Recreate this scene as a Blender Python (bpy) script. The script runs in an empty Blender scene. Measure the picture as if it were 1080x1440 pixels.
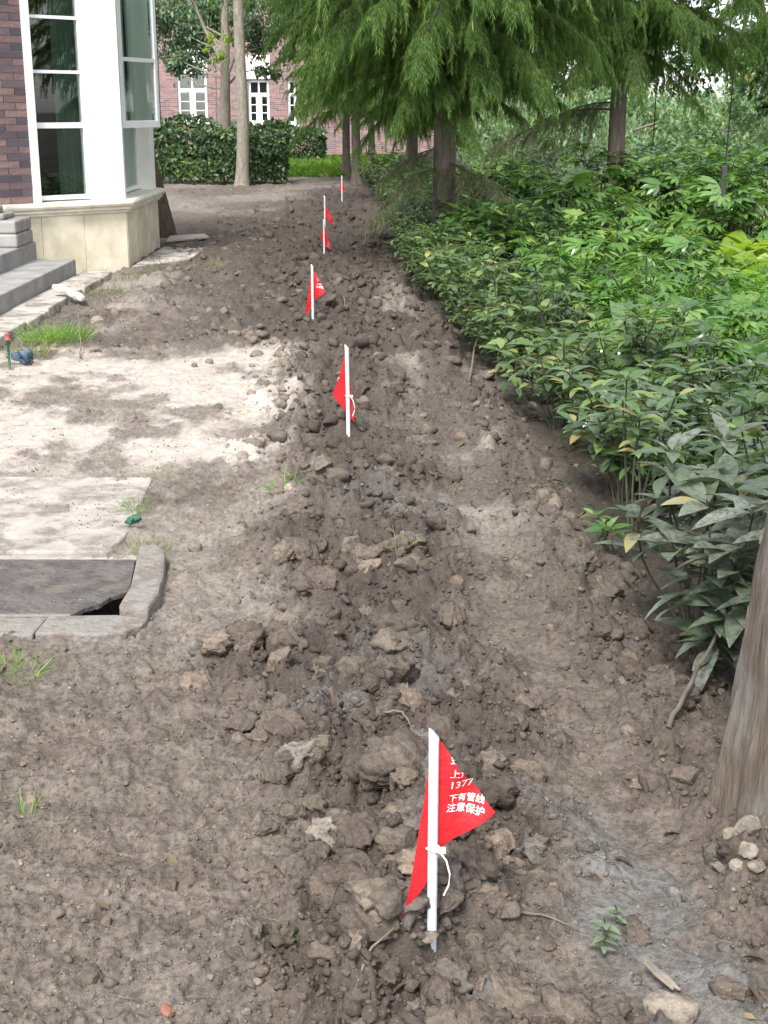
import bpy, math, random
import numpy as np
from mathutils import Matrix, Vector

# ------------------------------------------------------------------ camera, sky, sun, exposure
scene = bpy.context.scene
COL = scene.collection
F_PX, CAM_H = 1900.0, 1.6
PITCH = math.atan((720 - 155) / F_PX)
cam_data = bpy.data.cameras.new("camera")
cam_data.sensor_fit = 'VERTICAL'
cam_data.sensor_height = 36.0
cam_data.lens = 36.0 * F_PX / 1440.0
cam_data.clip_start = 0.05
cam_data.clip_end = 3000
cam = bpy.data.objects.new("camera", cam_data)
COL.objects.link(cam)
cam.location = (0, 0, CAM_H)
cam.rotation_euler = (math.pi / 2 - PITCH, 0, 0)
scene.camera = cam

SUN_EL, SUN_AZ = 52.0, 198.0      # azimuth clockwise from +Y: behind and slightly left of the camera
world = bpy.data.worlds.new("World")
scene.world = world
world.use_nodes = True
wn = world.node_tree
wn.nodes.clear()
sky = wn.nodes.new('ShaderNodeTexSky')
sky.sky_type = 'NISHITA'
sky.sun_disc = False
sky.sun_elevation = math.radians(SUN_EL)
sky.sun_rotation = math.radians(SUN_AZ)
sky.dust_density = 1.5
sky.air_density = 1.0
hs = wn.nodes.new('ShaderNodeHueSaturation')
hs.inputs['Saturation'].default_value = 0.28
bg = wn.nodes.new('ShaderNodeBackground')
bg.inputs['Strength'].default_value = 0.125
wo = wn.nodes.new('ShaderNodeOutputWorld')
wn.links.new(sky.outputs[0], hs.inputs['Color'])
wn.links.new(hs.outputs[0], bg.inputs['Color'])
wn.links.new(bg.outputs[0], wo.inputs['Surface'])

sun_data = bpy.data.lights.new("sun", 'SUN')
sun_data.energy = 1.5
sun_data.angle = math.radians(17)
sun_data.color = (1.0, 0.975, 0.945)
sun = bpy.data.objects.new("sun", sun_data)
COL.objects.link(sun)
_a, _e = math.radians(SUN_AZ), math.radians(SUN_EL)
sdir = Vector((math.sin(_a) * math.cos(_e), math.cos(_a) * math.cos(_e), math.sin(_e)))
sun.rotation_euler = sdir.to_track_quat('Z', 'Y').to_euler()
sun.location = (-3, -6, 12)

vs = scene.view_settings
vs.view_transform = 'Standard'
vs.look = 'None'
vs.gamma = 1
vs.use_curve_mapping = False
vs.exposure = 1.85
scene.cycles.use_denoising = True
scene.cycles.max_bounces = 5
scene.cycles.transparent_max_bounces = 8

# ------------------------------------------------------------------ helpers
rng = np.random.default_rng(7)
random.seed(7)

def ray(u, v):
    x = (u - 540) / F_PX
    y = (720 - v) / F_PX
    return x, math.cos(PITCH) + math.sin(PITCH) * y, math.cos(PITCH) * y - math.sin(PITCH)

def G(u, v, z=0.0):
    x, y, w = ray(u, v)
    t = (z - CAM_H) / w
    return x * t, y * t

def Dp(u, v, Y):
    x, y, w = ray(u, v)
    t = Y / y
    return Vector((x * t, Y, CAM_H + w * t))

def hash2(ix, iy, seed):
    h = (ix.astype(np.int64) * 374761393 + iy.astype(np.int64) * 668265263 + seed * 1274126177) & 0xFFFFFFFF
    h = ((h ^ (h >> 13)) * 1274126177) & 0xFFFFFFFF
    h = ((h ^ (h >> 16)) * 2246822519) & 0xFFFFFFFF
    return ((h ^ (h >> 15)) & 0xFFFFFF) / float(0xFFFFFF)

def vnoise(x, y, seed=0):
    ix = np.floor(x); iy = np.floor(y)
    fx = x - ix; fy = y - iy
    fx = fx * fx * fx * (fx * (fx * 6 - 15) + 10); fy = fy * fy * fy * (fy * (fy * 6 - 15) + 10)
    a = hash2(ix, iy, seed); b = hash2(ix + 1, iy, seed)
    c = hash2(ix, iy + 1, seed); d = hash2(ix + 1, iy + 1, seed)
    return (a + (b - a) * fx) * (1 - fy) + (c + (d - c) * fx) * fy

def fbm(x, y, oct=4, seed=0, gain=0.5):
    s = 0; amp = 1; tot = 0
    for i in range(oct):
        s = s + amp * vnoise(x * 2 ** i + 17.3 * i, y * 2 ** i - 9.1 * i, seed + i)
        tot += amp; amp *= gain
    return s / tot

def worley(x, y, seed):
    """per point: F1 distance, random of the nearest cell, offset to its centre"""
    ix = np.floor(x); iy = np.floor(y)
    best = np.full(x.shape, 9.0); rnd = np.zeros(x.shape); dx = np.zeros(x.shape); dy = np.zeros(x.shape)
    for i in (-1, 0, 1):
        for j in (-1, 0, 1):
            cx = ix + i; cy = iy + j
            px = cx + hash2(cx, cy, seed); py = cy + hash2(cx, cy, seed + 1)
            ex = x - px; ey = y - py
            d = np.sqrt(ex * ex + ey * ey)
            m = d < best
            best = np.where(m, d, best)
            rnd = np.where(m, hash2(cx, cy, seed + 2), rnd)
            dx = np.where(m, ex, dx); dy = np.where(m, ey, dy)
    return best, rnd, dx, dy

def sst(a, b, x):
    t = np.clip((x - a) / (b - a), 0, 1)
    return t * t * (3 - 2 * t)

def mk_mesh(name, V, Fc, mat=None, smooth=False, attrs=None, mat_idx=None, mats=None):
    """V (n,3); Fc (m,k) array or a list of such arrays"""
    me = bpy.data.meshes.new(name)
    V = np.asarray(V, dtype=np.float32)
    if isinstance(Fc, np.ndarray): Fc = [Fc]
    loops = np.concatenate([f.reshape(-1) for f in Fc]).astype(np.int32)
    sizes = np.concatenate([np.full(len(f), f.shape[1], dtype=np.int32) for f in Fc])
    starts = np.concatenate([[0], np.cumsum(sizes)[:-1]]).astype(np.int32)
    me.vertices.add(len(V)); me.vertices.foreach_set('co', V.reshape(-1))
    me.loops.add(len(loops)); me.loops.foreach_set('vertex_index', loops)
    me.polygons.add(len(sizes)); me.polygons.foreach_set('loop_start', starts)
    me.polygons.foreach_set('loop_total', sizes)
    if smooth: me.polygons.foreach_set('use_smooth', np.ones(len(sizes), dtype=bool))
    for m in (mats or ([mat] if mat else [])): me.materials.append(m)
    if mat_idx is not None: me.polygons.foreach_set('material_index', np.asarray(mat_idx, dtype=np.int32))
    for k, a in (attrs or {}).items():
        a = np.asarray(a, dtype=np.float32)
        if a.ndim == 1:
            at = me.attributes.new(k, 'FLOAT', 'POINT'); at.data.foreach_set('value', a)
        else:
            at = me.attributes.new(k, 'FLOAT_COLOR', 'POINT'); at.data.foreach_set('color', a.reshape(-1))
    me.update(calc_edges=True)
    return me

def link(name, data, parent=None, loc=None, rot=None, scale=None, mw=None):
    o = bpy.data.objects.new(name, data)
    COL.objects.link(o)
    if parent is not None: o.parent = parent
    if mw is not None: o.matrix_basis = mw
    if loc is not None: o.location = loc
    if rot is not None: o.rotation_euler = rot
    if scale is not None: o.scale = (scale,) * 3 if np.isscalar(scale) else scale
    return o

def tag(o, label=None, cat=None, group=None, kind=None):
    if label: o['label'] = label
    if cat: o['category'] = cat
    if group: o['group'] = group
    if kind: o['kind'] = kind
    return o

def empty(name, loc, label=None, cat=None, group=None, rotz=0):
    o = link(name, None, loc=loc, rot=(0, 0, rotz))
    o.empty_display_size = 0.1
    return tag(o, label, cat, group)

class MB:
    def __init__(s): s.v = []; s.f = []; s.n = 0
    def add(s, V, Fc):
        V = np.asarray(V, float); s.v.append(V)
        for f in Fc: s.f.append([i + s.n for i in f])
        s.n += len(V); return s
    def box(s, a, b, M=None):
        x0, y0, z0 = a; x1, y1, z1 = b
        V = np.array([[x0,y0,z0],[x1,y0,z0],[x1,y1,z0],[x0,y1,z0],[x0,y0,z1],[x1,y0,z1],[x1,y1,z1],[x0,y1,z1]], float)
        if M is not None: V = np.array([list(M @ Vector(p)) for p in V])
        return s.add(V, [[3,2,1,0],[4,5,6,7],[0,1,5,4],[1,2,6,5],[2,3,7,6],[3,0,4,7]])
    def prism(s, poly, z0, z1):
        n = len(poly)
        V = [[p[0], p[1], z0] for p in poly] + [[p[0], p[1], z1] for p in poly]
        Fc = [list(range(n))[::-1], list(range(n, 2 * n))] + [[i, (i + 1) % n, n + (i + 1) % n, n + i] for i in range(n)]
        return s.add(V, Fc)
    def tube(s, pts, radii, ns=6, cap=True):
        V, Fc = tube_geo(pts, radii, ns)
        n = len(pts)
        Fl = [list(r) for r in Fc]
        if cap: Fl += [list(range(ns))[::-1], list(range((n - 1) * ns, n * ns))]
        return s.add(V, Fl)
    def mesh(s, name, mat, smooth=False):
        me = bpy.data.meshes.new(name)
        me.from_pydata([tuple(p) for p in np.concatenate(s.v)], [], s.f)
        if mat: me.materials.append(mat)
        if smooth: me.polygons.foreach_set('use_smooth', np.ones(len(me.polygons), dtype=bool))
        me.update(); return me
    def build(s, name, mat, parent=None, bevel=0.0, smooth=False, loc=None):
        o = link(name, s.mesh(name, mat, smooth), parent, loc=loc)
        if bevel:
            b = o.modifiers.new('bevel', 'BEVEL'); b.width = bevel; b.segments = 2; b.limit_method = 'ANGLE'
        return o

def tube_geo(pts, radii, ns):
    P = np.asarray(pts, float); n = len(P)
    T = np.gradient(P, axis=0); T /= np.linalg.norm(T, axis=1)[:, None] + 1e-9
    ref = np.array([0, 0, 1.0]) if abs(T[0][2]) < 0.9 else np.array([1.0, 0, 0])
    A = np.cross(T, ref); A /= np.linalg.norm(A, axis=1)[:, None] + 1e-9
    B = np.cross(T, A)
    th = np.arange(ns) * 2 * math.pi / ns
    r = np.asarray(radii, float).reshape(-1, 1, 1) * np.ones((n, 1, 1))
    V = P[:, None, :] + r * (np.cos(th)[None, :, None] * A[:, None, :] + np.sin(th)[None, :, None] * B[:, None, :])
    idx = np.arange(n * ns).reshape(n, ns)
    a = idx[:-1]; b = np.roll(idx, -1, axis=1)[:-1]; c = np.roll(idx, -1, axis=1)[1:]; d = idx[1:]
    return V.reshape(-1, 3), np.stack([a, d, c, b], -1).reshape(-1, 4)

def frame(d, n=(0, 0, 1)):
    """rotation with local +Y along d and local +Z near n"""
    d = np.asarray(d, float); d = d / (np.linalg.norm(d) + 1e-9)
    n = np.asarray(n, float)
    x = np.cross(d, n); l = np.linalg.norm(x)
    if l < 1e-4: x = np.cross(d, (1, 0, 0.1)); l = np.linalg.norm(x)
    x /= l
    return np.stack([x, d, np.cross(x, d)], 1)

def frames(D, N, T, S):
    D = np.asarray(D, float); D = D / (np.linalg.norm(D, axis=1)[:, None] + 1e-9)
    X = np.cross(D, N); X /= np.linalg.norm(X, axis=1)[:, None] + 1e-9
    Mx = np.zeros((len(D), 4, 4)); Mx[:, 3, 3] = 1
    Mx[:, :3, :3] = np.stack([X, D, np.cross(X, D)], 2) * np.asarray(S)[:, None, None]
    Mx[:, :3, 3] = T
    return Mx

def m4(R, t, s=1.0):
    M = np.eye(4); M[:3, :3] = R * s; M[:3, 3] = t
    return M

def join_geo(V, Fc, mats):
    M = np.asarray(mats)
    N, n = len(M), len(V)
    W = np.einsum('nij,vj->nvi', M[:, :3, :3], V) + M[:, None, :3, 3]
    FF = (Fc[None] + (np.arange(N) * n)[:, None, None]).reshape(-1, Fc.shape[1])
    rnd = np.repeat(np.random.default_rng(N).random(N), n)
    return W.reshape(-1, 3), FF, rnd

def leaf_geo(L=1.0, W=0.3, fold=0.12, droop=0.25, nseg=4, sharp=0.8, wav=0.0):
    V = []; Fq = []
    for i in range(nseg + 1):
        s = i / nseg
        w = W * 0.5 * math.sin(math.pi * min(1, s ** sharp)) ** 0.85 if 0 < s < 1 else W * 0.015
        z = -droop * s * s * L
        y = s * L * (1 - 0.25 * droop * s)
        k = wav * (1 if i % 2 else -1)
        V += [[-w, y, z + fold * w * 2 + k], [0, y, z], [w, y, z + fold * w * 2 - k]]
    for i in range(nseg):
        a = i * 3
        Fq += [[a, a + 1, a + 4, a + 3], [a + 1, a + 2, a + 5, a + 4]]
    return np.array(V, float), np.array(Fq)

def kite_geo(W=0.5, fold=0.10, droop=0.2):
    V = [[0, 0, 0], [W / 2, 0.45, fold * W - droop * .2], [0, 1, -droop], [-W / 2, 0.45, fold * W - droop * .2]]
    return np.array(V, float), np.array([[0, 1, 2], [0, 2, 3]])

# ------------------------------------------------------------------ materials
def new_mat(name):
    m = bpy.data.materials.new(name); m.use_nodes = True
    nt = m.node_tree; nt.nodes.clear()
    return m, nt, nt.nodes.new('ShaderNodeOutputMaterial')

class NT:
    def __init__(s, nt): s.nt = nt
    def n(s, t, **kw):
        x = s.nt.nodes.new(t)
        for k, v in kw.items(): setattr(x, k, v)
        return x
    def l(s, a, b): s.nt.links.new(a, b)
    def noise(s, vec, scale, detail=4, rough=0.55):
        x = s.n('ShaderNodeTexNoise'); x.inputs['Scale'].default_value = scale
        x.inputs['Detail'].default_value = detail; x.inputs['Roughness'].default_value = rough
        if vec is not None: s.l(vec, x.inputs['Vector'])
        return x.outputs['Fac']
    def ramp(s, fac, stops):
        x = s.n('ShaderNodeValToRGB'); el = x.color_ramp.elements
        while len(el) < len(stops): el.new(0.5)
        for e, (p, c) in zip(el, stops):
            e.position = p; e.color = (c, c, c, 1) if np.isscalar(c) else (*c, 1)
        s.l(fac, x.inputs[0]); return x.outputs[0]
    def mix(s, fac, a, b, blend='MIX'):
        x = s.n('ShaderNodeMix', data_type='RGBA', blend_type=blend)
        for sock, v in ((x.inputs[0], fac), (x.inputs[6], a), (x.inputs[7], b)):
            if hasattr(v, 'is_linked'): s.l(v, sock)
            elif np.isscalar(v): sock.default_value = v
            else: sock.default_value = (*v, 1)
        return x.outputs[2]
    def math(s, op, a, b=0.0, clamp=False):
        x = s.n('ShaderNodeMath', operation=op, use_clamp=clamp)
        for sock, v in ((x.inputs[0], a), (x.inputs[1], b)):
            if hasattr(v, 'is_linked'): s.l(v, sock)
            else: sock.default_value = v
        return x.outputs[0]
    def bump(s, h, strength=0.5, dist=0.01):
        x = s.n('ShaderNodeBump'); x.inputs['Strength'].default_value = strength; x.inputs['Distance'].default_value = dist
        s.l(h, x.inputs['Height']); return x.outputs[0]

def simple_mat(name, base, var=0.25, scale=8.0, rough=0.8, bump=0.3, bscale=60.0, bdist=0.004, coord='Object', stretch=None, tint=None, metallic=0.0, dirt=0.0, dscale=5.0):
    """painted / mineral surface: base colour with blotches and fine relief"""
    m, nt, out = new_mat(name); k = NT(nt)
    tc = k.n('ShaderNodeTexCoord'); vec = tc.outputs[coord]
    if stretch:
        mp = k.n('ShaderNodeMapping'); mp.inputs['Scale'].default_value = stretch
        k.l(vec, mp.inputs[0]); vec = mp.outputs[0]
    n1 = k.noise(vec, scale, 5)
    dark = tuple(c * (1 - var) for c in base)
    light = tuple(min(1, c * (1 + var)) for c in (tint or base))
    col = k.mix(k.ramp(n1, [(0.3, 0.0), (0.7, 1.0)]), dark, light)
    if dirt:      # mud splashed and trodden on
        nd = k.noise(k.n('ShaderNodeNewGeometry').outputs['Position'], dscale, 6, 0.68)
        col = k.mix(k.ramp(nd, [(0.47, 0.0), (0.60, dirt)]), col, (0.13, 0.105, 0.088))
    p = k.n('ShaderNodeBsdfPrincipled'); p.inputs['Roughness'].default_value = rough
    p.inputs['Metallic'].default_value = metallic
    k.l(col, p.inputs['Base Color'])
    k.l(k.bump(k.noise(vec, bscale, 4), bump, bdist), p.inputs['Normal'])
    k.l(p.outputs[0], out.inputs[0])
    return m

def leaf_mat(name, c0, c1, c2=None, trans=0.3, rough=0.5, dust=0.0, spec=0.4, old=True):
    """foliage: colour varies leaf by leaf; light passes through; optional dried mud film in blotches"""
    m, nt, out = new_mat(name); k = NT(nt)
    at = k.n('ShaderNodeAttribute', attribute_name='rnd')
    oi = k.n('ShaderNodeObjectInfo')
    r = k.math('FRACT', k.math('ADD', at.outputs['Fac'], oi.outputs['Random']))
    geo = k.n('ShaderNodeNewGeometry')
    stops = [(0.0, c0), (0.72, c1), (0.955, c2 or c1), (0.985, (0.30, 0.25, 0.07) if old else (c2 or c1))]
    col = k.ramp(r, stops)
    big = k.noise(geo.outputs['Position'], 1.7, 2)
    col = k.mix(0.55, col, k.ramp(big, [(0.3, (0.55, 0.6, 0.55)), (0.7, (1.25, 1.2, 1.1))]), 'MULTIPLY')
    if dust:
        nd = k.noise(geo.outputs['Position'], 55, 4, 0.65)
        nd2 = k.noise(geo.outputs['Position'], 3.0, 2)
        fac = k.math('MULTIPLY', k.ramp(nd, [(0.36, 0.15), (0.56, 1.0)]), k.ramp(nd2, [(0.35, dust * 0.35), (0.6, dust)]))
        col = k.mix(fac, col, (0.19, 0.195, 0.165))
    p = k.n('ShaderNodeBsdfPrincipled'); p.inputs['Roughness'].default_value = rough
    p.inputs['Specular IOR Level'].default_value = spec
    k.l(col, p.inputs['Base Color'])
    t = k.n('ShaderNodeBsdfTranslucent')
    k.l(k.mix(1.0, col, (1.5, 1.6, 0.7), 'MULTIPLY'), t.inputs['Color'])
    mx = k.n('ShaderNodeMixShader'); mx.inputs[0].default_value = trans
    k.l(p.outputs[0], mx.inputs[1]); k.l(t.outputs[0], mx.inputs[2])
    k.l(mx.outputs[0], out.inputs[0])
    return m

SOIL_L, SOIL_D = (0.168, 0.138, 0.114), (0.076, 0.059, 0.048)
def soil_mat(name, clod=False):
    m, nt, out = new_mat(name); k = NT(nt)
    geo = k.n('ShaderNodeNewGeometry'); pos = geo.outputs['Position']
    a = k.n('ShaderNodeAttribute', attribute_name='zone'); sp = k.n('ShaderNodeSeparateColor'); k.l(a.outputs['Color'], sp.inputs[0])
    b = k.n('ShaderNodeAttribute', attribute_name='zone2'); sq = k.n('ShaderNodeSeparateColor'); k.l(b.outputs['Color'], sq.inputs[0])
    n_big = k.noise(pos, 1.3, 2); n_mid = k.noise(pos, 9, 4, 0.68); n_fine = k.noise(pos, 60, 3, 0.7); n_grit = k.noise(pos, 170, 1)
    col = k.mix(k.ramp(n_mid, [(0.33, 0.0), (0.67, 1.0)]), SOIL_D, SOIL_L)
    col = k.mix(k.ramp(n_big, [(0.35, 0.0), (0.7, 0.45)]), col, (0.150, 0.132, 0.107))
    col = k.mix(k.math('MULTIPLY', sp.outputs[0], 0.8), col, (0.052, 0.040, 0.033))  # dark dug soil, deepened further: shade of gaps between clods put into colour
    sand = k.mix(k.ramp(n_mid, [(0.3, 0.0), (0.7, 1.0)]), (0.285, 0.247, 0.21), (0.44, 0.397, 0.345))
    col = k.mix(sp.outputs[1], col, sand)
    clay = k.mix(n_mid, (0.085, 0.085, 0.080), (0.165, 0.163, 0.152))
    col = k.mix(sp.outputs[2], col, clay)
    col = k.mix(sq.outputs[0], col, k.mix(n_fine, (0.03, 0.05, 0.014), (0.085, 0.12, 0.03)))
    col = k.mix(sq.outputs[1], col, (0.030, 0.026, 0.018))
    col = k.mix(k.math('MULTIPLY', k.ramp(n_fine, [(0.36, 0.6), (0.58, 0.0)]), k.math('SUBTRACT', 1.0, k.math('MULTIPLY', sp.outputs[1], 0.7))), col, (0.035, 0.028, 0.024))  # low spots of the fine noise darkened: crevice shade put into the colour
    col = k.mix(k.ramp(n_grit, [(0.62, 0.0), (0.78, 0.28)]), col, (0.27, 0.24, 0.21))
    if clod:
        at = k.n('ShaderNodeAttribute', attribute_name='rnd'); oi = k.n('ShaderNodeObjectInfo')
        r = k.math('FRACT', k.math('ADD', at.outputs['Fac'], oi.outputs['Random']))
        col = k.mix(0.9, col, k.ramp(r, [(0.0, (0.75, 0.72, 0.70)), (0.4, (1.0, 0.98, 0.95)), (0.8, (1.3, 1.27, 1.2)), (0.95, (1.6, 1.55, 1.45)), (1.0, (2.2, 2.1, 1.95))]), 'MULTIPLY')
    p = k.n('ShaderNodeBsdfPrincipled')
    rg = k.math('SUBTRACT', 0.95, k.math('MULTIPLY', sp.outputs[2], 0.33))
    k.l(rg, p.inputs['Roughness']); k.l(col, p.inputs['Base Color'])
    p.inputs['Specular IOR Level'].default_value = 0.25
    h = k.math('ADD', k.math('MULTIPLY', n_fine, 0.6), k.math('MULTIPLY', n_grit, 0.4))
    h = k.math('ADD', h, k.math('MULTIPLY', k.noise(pos, 30, 3, 0.65), 1.0))
    k.l(k.bump(h, 0.8, 0.006), p.inputs['Normal'])
    k.l(p.outputs[0], out.inputs[0])
    return m

M = {}
M['soil'] = soil_mat('soil')
M['clod'] = soil_mat('clod_soil', True)
M['dead_wood'] = simple_mat('grey_dead_wood', (0.095, 0.078, 0.062), 0.35, 14, 0.9, 0.5, 60)
M['stone'] = simple_mat('pale_stone', (0.31, 0.265, 0.205), 0.3, 14, 0.9, 0.6, 60, 0.02, dirt=0.8, dscale=25)
M['brickbit'] = simple_mat('brick_fragment', (0.26, 0.115, 0.07), 0.25, 20, 0.9, 0.5, 80)
M['concrete'] = simple_mat('concrete', (0.30, 0.27, 0.235), 0.25, 7, 0.92, 0.6, 45, 0.012, dirt=0.85, dscale=6.0)
M['rim'] = simple_mat('rim_concrete', (0.20, 0.185, 0.165), 0.3, 9, 0.92, 0.7, 40, 0.02, dirt=0.9, dscale=9.0)
M['concrete_grey'] = simple_mat('grey_concrete', (0.235, 0.228, 0.215), 0.22, 5, 0.88, 0.4, 60, dirt=0.35, dscale=3.0)
M['paver'] = simple_mat('stone_paver', (0.36, 0.325, 0.285), 0.3, 6, 0.9, 0.4, 50, dirt=0.85, dscale=4.0)
M['render'] = simple_mat('white_render', (0.80, 0.785, 0.74), 0.06, 3, 0.7, 0.1, 90)
M['cream'] = simple_mat('cream_stone', (0.66, 0.60, 0.48), 0.16, 4, 0.75, 0.25, 40, tint=(0.72, 0.67, 0.56), dirt=0.18, dscale=7)
M['panel'] = simple_mat('sandstone_panel', (0.60, 0.52, 0.365), 0.2, 3.2, 0.7, 0.2, 40, tint=(0.66, 0.60, 0.47), dirt=0.16, dscale=2.2)
M['upvc'] = simple_mat('white_window_frame', (0.80, 0.81, 0.81), 0.04, 4, 0.35, 0.02, 60)
M['mortar'] = simple_mat('mortar', (0.34, 0.32, 0.30), 0.2, 20, 0.95, 0.4, 90)
M['gasket'] = simple_mat('black_gasket', (0.02, 0.02, 0.022), 0.1, 20, 0.5, 0.1, 60)
M['pole'] = simple_mat('white_plastic_tube', (0.58, 0.595, 0.62), 0.07, 14, 0.35, 0.05, 50, dirt=0.16, dscale=60)
M['tie'] = simple_mat('white_nylon_tie', (0.80, 0.80, 0.78), 0.05, 30, 0.4, 0.05, 50)
M['ink'] = simple_mat('white_print', (0.80, 0.77, 0.76), 0.08, 60, 0.7, 0.05, 90)
M['wood'] = simple_mat('weathered_board', (0.13, 0.098, 0.072), 0.35, 5, 0.85, 0.4, 30, stretch=(6, 6, 0.7))
M['plank'] = simple_mat('pale_plank', (0.36, 0.29, 0.24), 0.25, 5, 0.85, 0.3, 40)
M['chip'] = simple_mat('bleached_wood', (0.20, 0.17, 0.135), 0.35, 9, 0.85, 0.6, 60, 0.01, dirt=0.6, dscale=40)
M['twig'] = simple_mat('dry_twig', (0.15, 0.115, 0.085), 0.3, 20, 0.9, 0.4, 80)
M['stem'] = simple_mat('green_brown_stem', (0.045, 0.045, 0.025), 0.35, 20, 0.8, 0.3, 60)
M['white_scrap'] = simple_mat('chalky_scrap', (0.50, 0.47, 0.42), 0.2, 14, 0.8, 0.5, 40, 0.01, dirt=0.5, dscale=14)
M['blue'] = simple_mat('dark_blue_plastic', (0.03, 0.055, 0.09), 0.4, 16, 0.4, 0.2, 40)
M['green_rag'] = simple_mat('green_plastic', (0.02, 0.09, 0.05), 0.3, 20, 0.55, 0.3, 40)
M['red_cap'] = simple_mat('faded_red_plastic', (0.33, 0.08, 0.06), 0.15, 20, 0.55, 0.1, 60)
M['black_metal'] = simple_mat('black_metal', (0.03, 0.03, 0.032), 0.2, 10, 0.5, 0.1, 60)
M['room'] = simple_mat('unlit_room', (0.10, 0.11, 0.10), 0.2, 2, 0.9, 0.05, 30)  # darkness of the unlit interior put into the colour
M['added_curtain'] = simple_mat('added_pale_curtain', (0.40, 0.46, 0.41), 0.2, 5, 0.9, 0.2, 20, stretch=(8, 8, 0.3))
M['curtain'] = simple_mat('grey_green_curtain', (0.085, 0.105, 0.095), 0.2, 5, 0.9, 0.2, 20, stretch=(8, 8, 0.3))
M['roof'] = simple_mat('grey_roof', (0.17, 0.16, 0.155), 0.25, 4, 0.85, 0.3, 30)

def bark_mat(name, c0, c1, patch=None, sx=14, sz=1.3, dist=0.012):
    m, nt, out = new_mat(name); k = NT(nt)
    tc = k.n('ShaderNodeTexCoord'); mp = k.n('ShaderNodeMapping'); mp.inputs['Scale'].default_value = (sx, sx, sz)
    k.l(tc.outputs['Object'], mp.inputs[0])
    n1 = k.noise(mp.outputs[0], 1.4, 6, 0.65); n2 = k.noise(mp.outputs[0], 4.5, 4, 0.6)
    col = k.mix(k.ramp(n1, [(0.3, 0.0), (0.7, 1.0)]), c0, c1)
    col = k.mix(k.ramp(n2, [(0.35, 0.55), (0.6, 0.0)]), col, tuple(c * 0.4 for c in c0))
    if patch:
        n3 = k.noise(tc.outputs['Object'], 3.2, 4, 0.6)
        col = k.mix(k.ramp(n3, [(0.46, 0.0), (0.58, 0.85)]), col, patch)
    p = k.n('ShaderNodeBsdfPrincipled'); p.inputs['Roughness'].default_value = 0.92
    k.l(col, p.inputs['Base Color'])
    k.l(k.bump(k.math('ADD', n1, k.math('MULTIPLY', n2, 0.6)), 0.9, dist), p.inputs['Normal'])
    k.l(p.outputs[0], out.inputs[0]); return m
M['bark_red'] = bark_mat('cypress_bark', (0.066, 0.052, 0.042), (0.150, 0.120, 0.096))
M['bark_near'] = bark_mat('muddy_bark', (0.075, 0.056, 0.042), (0.165, 0.13, 0.10), (0.14, 0.128, 0.112), 48, 2.2, 0.012)
M['bark_grey'] = bark_mat('grey_bark', (0.17, 0.15, 0.115), (0.30, 0.265, 0.21), None, 9, 2.5)

def brick_obj_mat():
    m, nt, out = new_mat('fired_brick'); k = NT(nt)
    oi = k.n('ShaderNodeObjectInfo'); tc = k.n('ShaderNodeTexCoord')
    col = k.ramp(oi.outputs['Random'], [(0.0, (0.085, 0.07, 0.085)), (0.25, (0.15, 0.105, 0.12)), (0.5, (0.22, 0.14, 0.14)), (0.75, (0.27, 0.165, 0.155)), (1.0, (0.33, 0.21, 0.18))])
    n = k.noise(tc.outputs['Object'], 22, 5, 0.65)
    col = k.mix(k.ramp(n, [(0.35, 0.5), (0.65, 0.0)]), col, (0.07, 0.055, 0.07))
    p = k.n('ShaderNodeBsdfPrincipled'); p.inputs['Roughness'].default_value = 0.85
    k.l(col, p.inputs['Base Color']); k.l(k.bump(n, 0.5, 0.006), p.inputs['Normal'])
    k.l(p.outputs[0], out.inputs[0]); return m
M['brick'] = brick_obj_mat()

def brick_far_mat(vertical_axis_swap='XZ'):
    m, nt, out = new_mat('far_brickwork_' + vertical_axis_swap.lower()); k = NT(nt)
    tc = k.n('ShaderNodeTexCoord'); s = k.n('ShaderNodeSeparateXYZ'); k.l(tc.outputs['Object'], s.inputs[0])
    c = k.n('ShaderNodeCombineXYZ'); k.l(s.outputs[0 if vertical_axis_swap[0] == 'X' else 1], c.inputs[0]); k.l(s.outputs[2], c.inputs[1])
    b = k.n('ShaderNodeTexBrick'); k.l(c.outputs[0], b.inputs['Vector'])
    b.inputs['Scale'].default_value = 1.0
    b.inputs['Brick Width'].default_value = 0.25; b.inputs['Row Height'].default_value = 0.068; b.inputs['Mortar Size'].default_value = 0.006
    b.inputs['Color1'].default_value = (0.30, 0.16, 0.145, 1); b.inputs['Color2'].default_value = (0.13, 0.085, 0.10, 1)
    b.inputs['Mortar'].default_value = (0.27, 0.25, 0.235, 1)
    n = k.noise(tc.outputs['Object'], 3, 4)
    col = k.mix(0.35, b.outputs['Color'], k.ramp(n, [(0.3, (0.7, 0.7, 0.75)), (0.7, (1.25, 1.2, 1.15))]), 'MULTIPLY')
    p = k.n('ShaderNodeBsdfPrincipled'); p.inputs['Roughness'].default_value = 0.9
    k.l(col, p.inputs['Base Color']); k.l(k.bump(b.outputs['Fac'], -0.4, 0.006), p.inputs['Normal'])
    k.l(p.outputs[0], out.inputs[0]); return m
M['brick_far'] = brick_far_mat('XZ')
M['brick_side'] = brick_far_mat('YZ')

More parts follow.
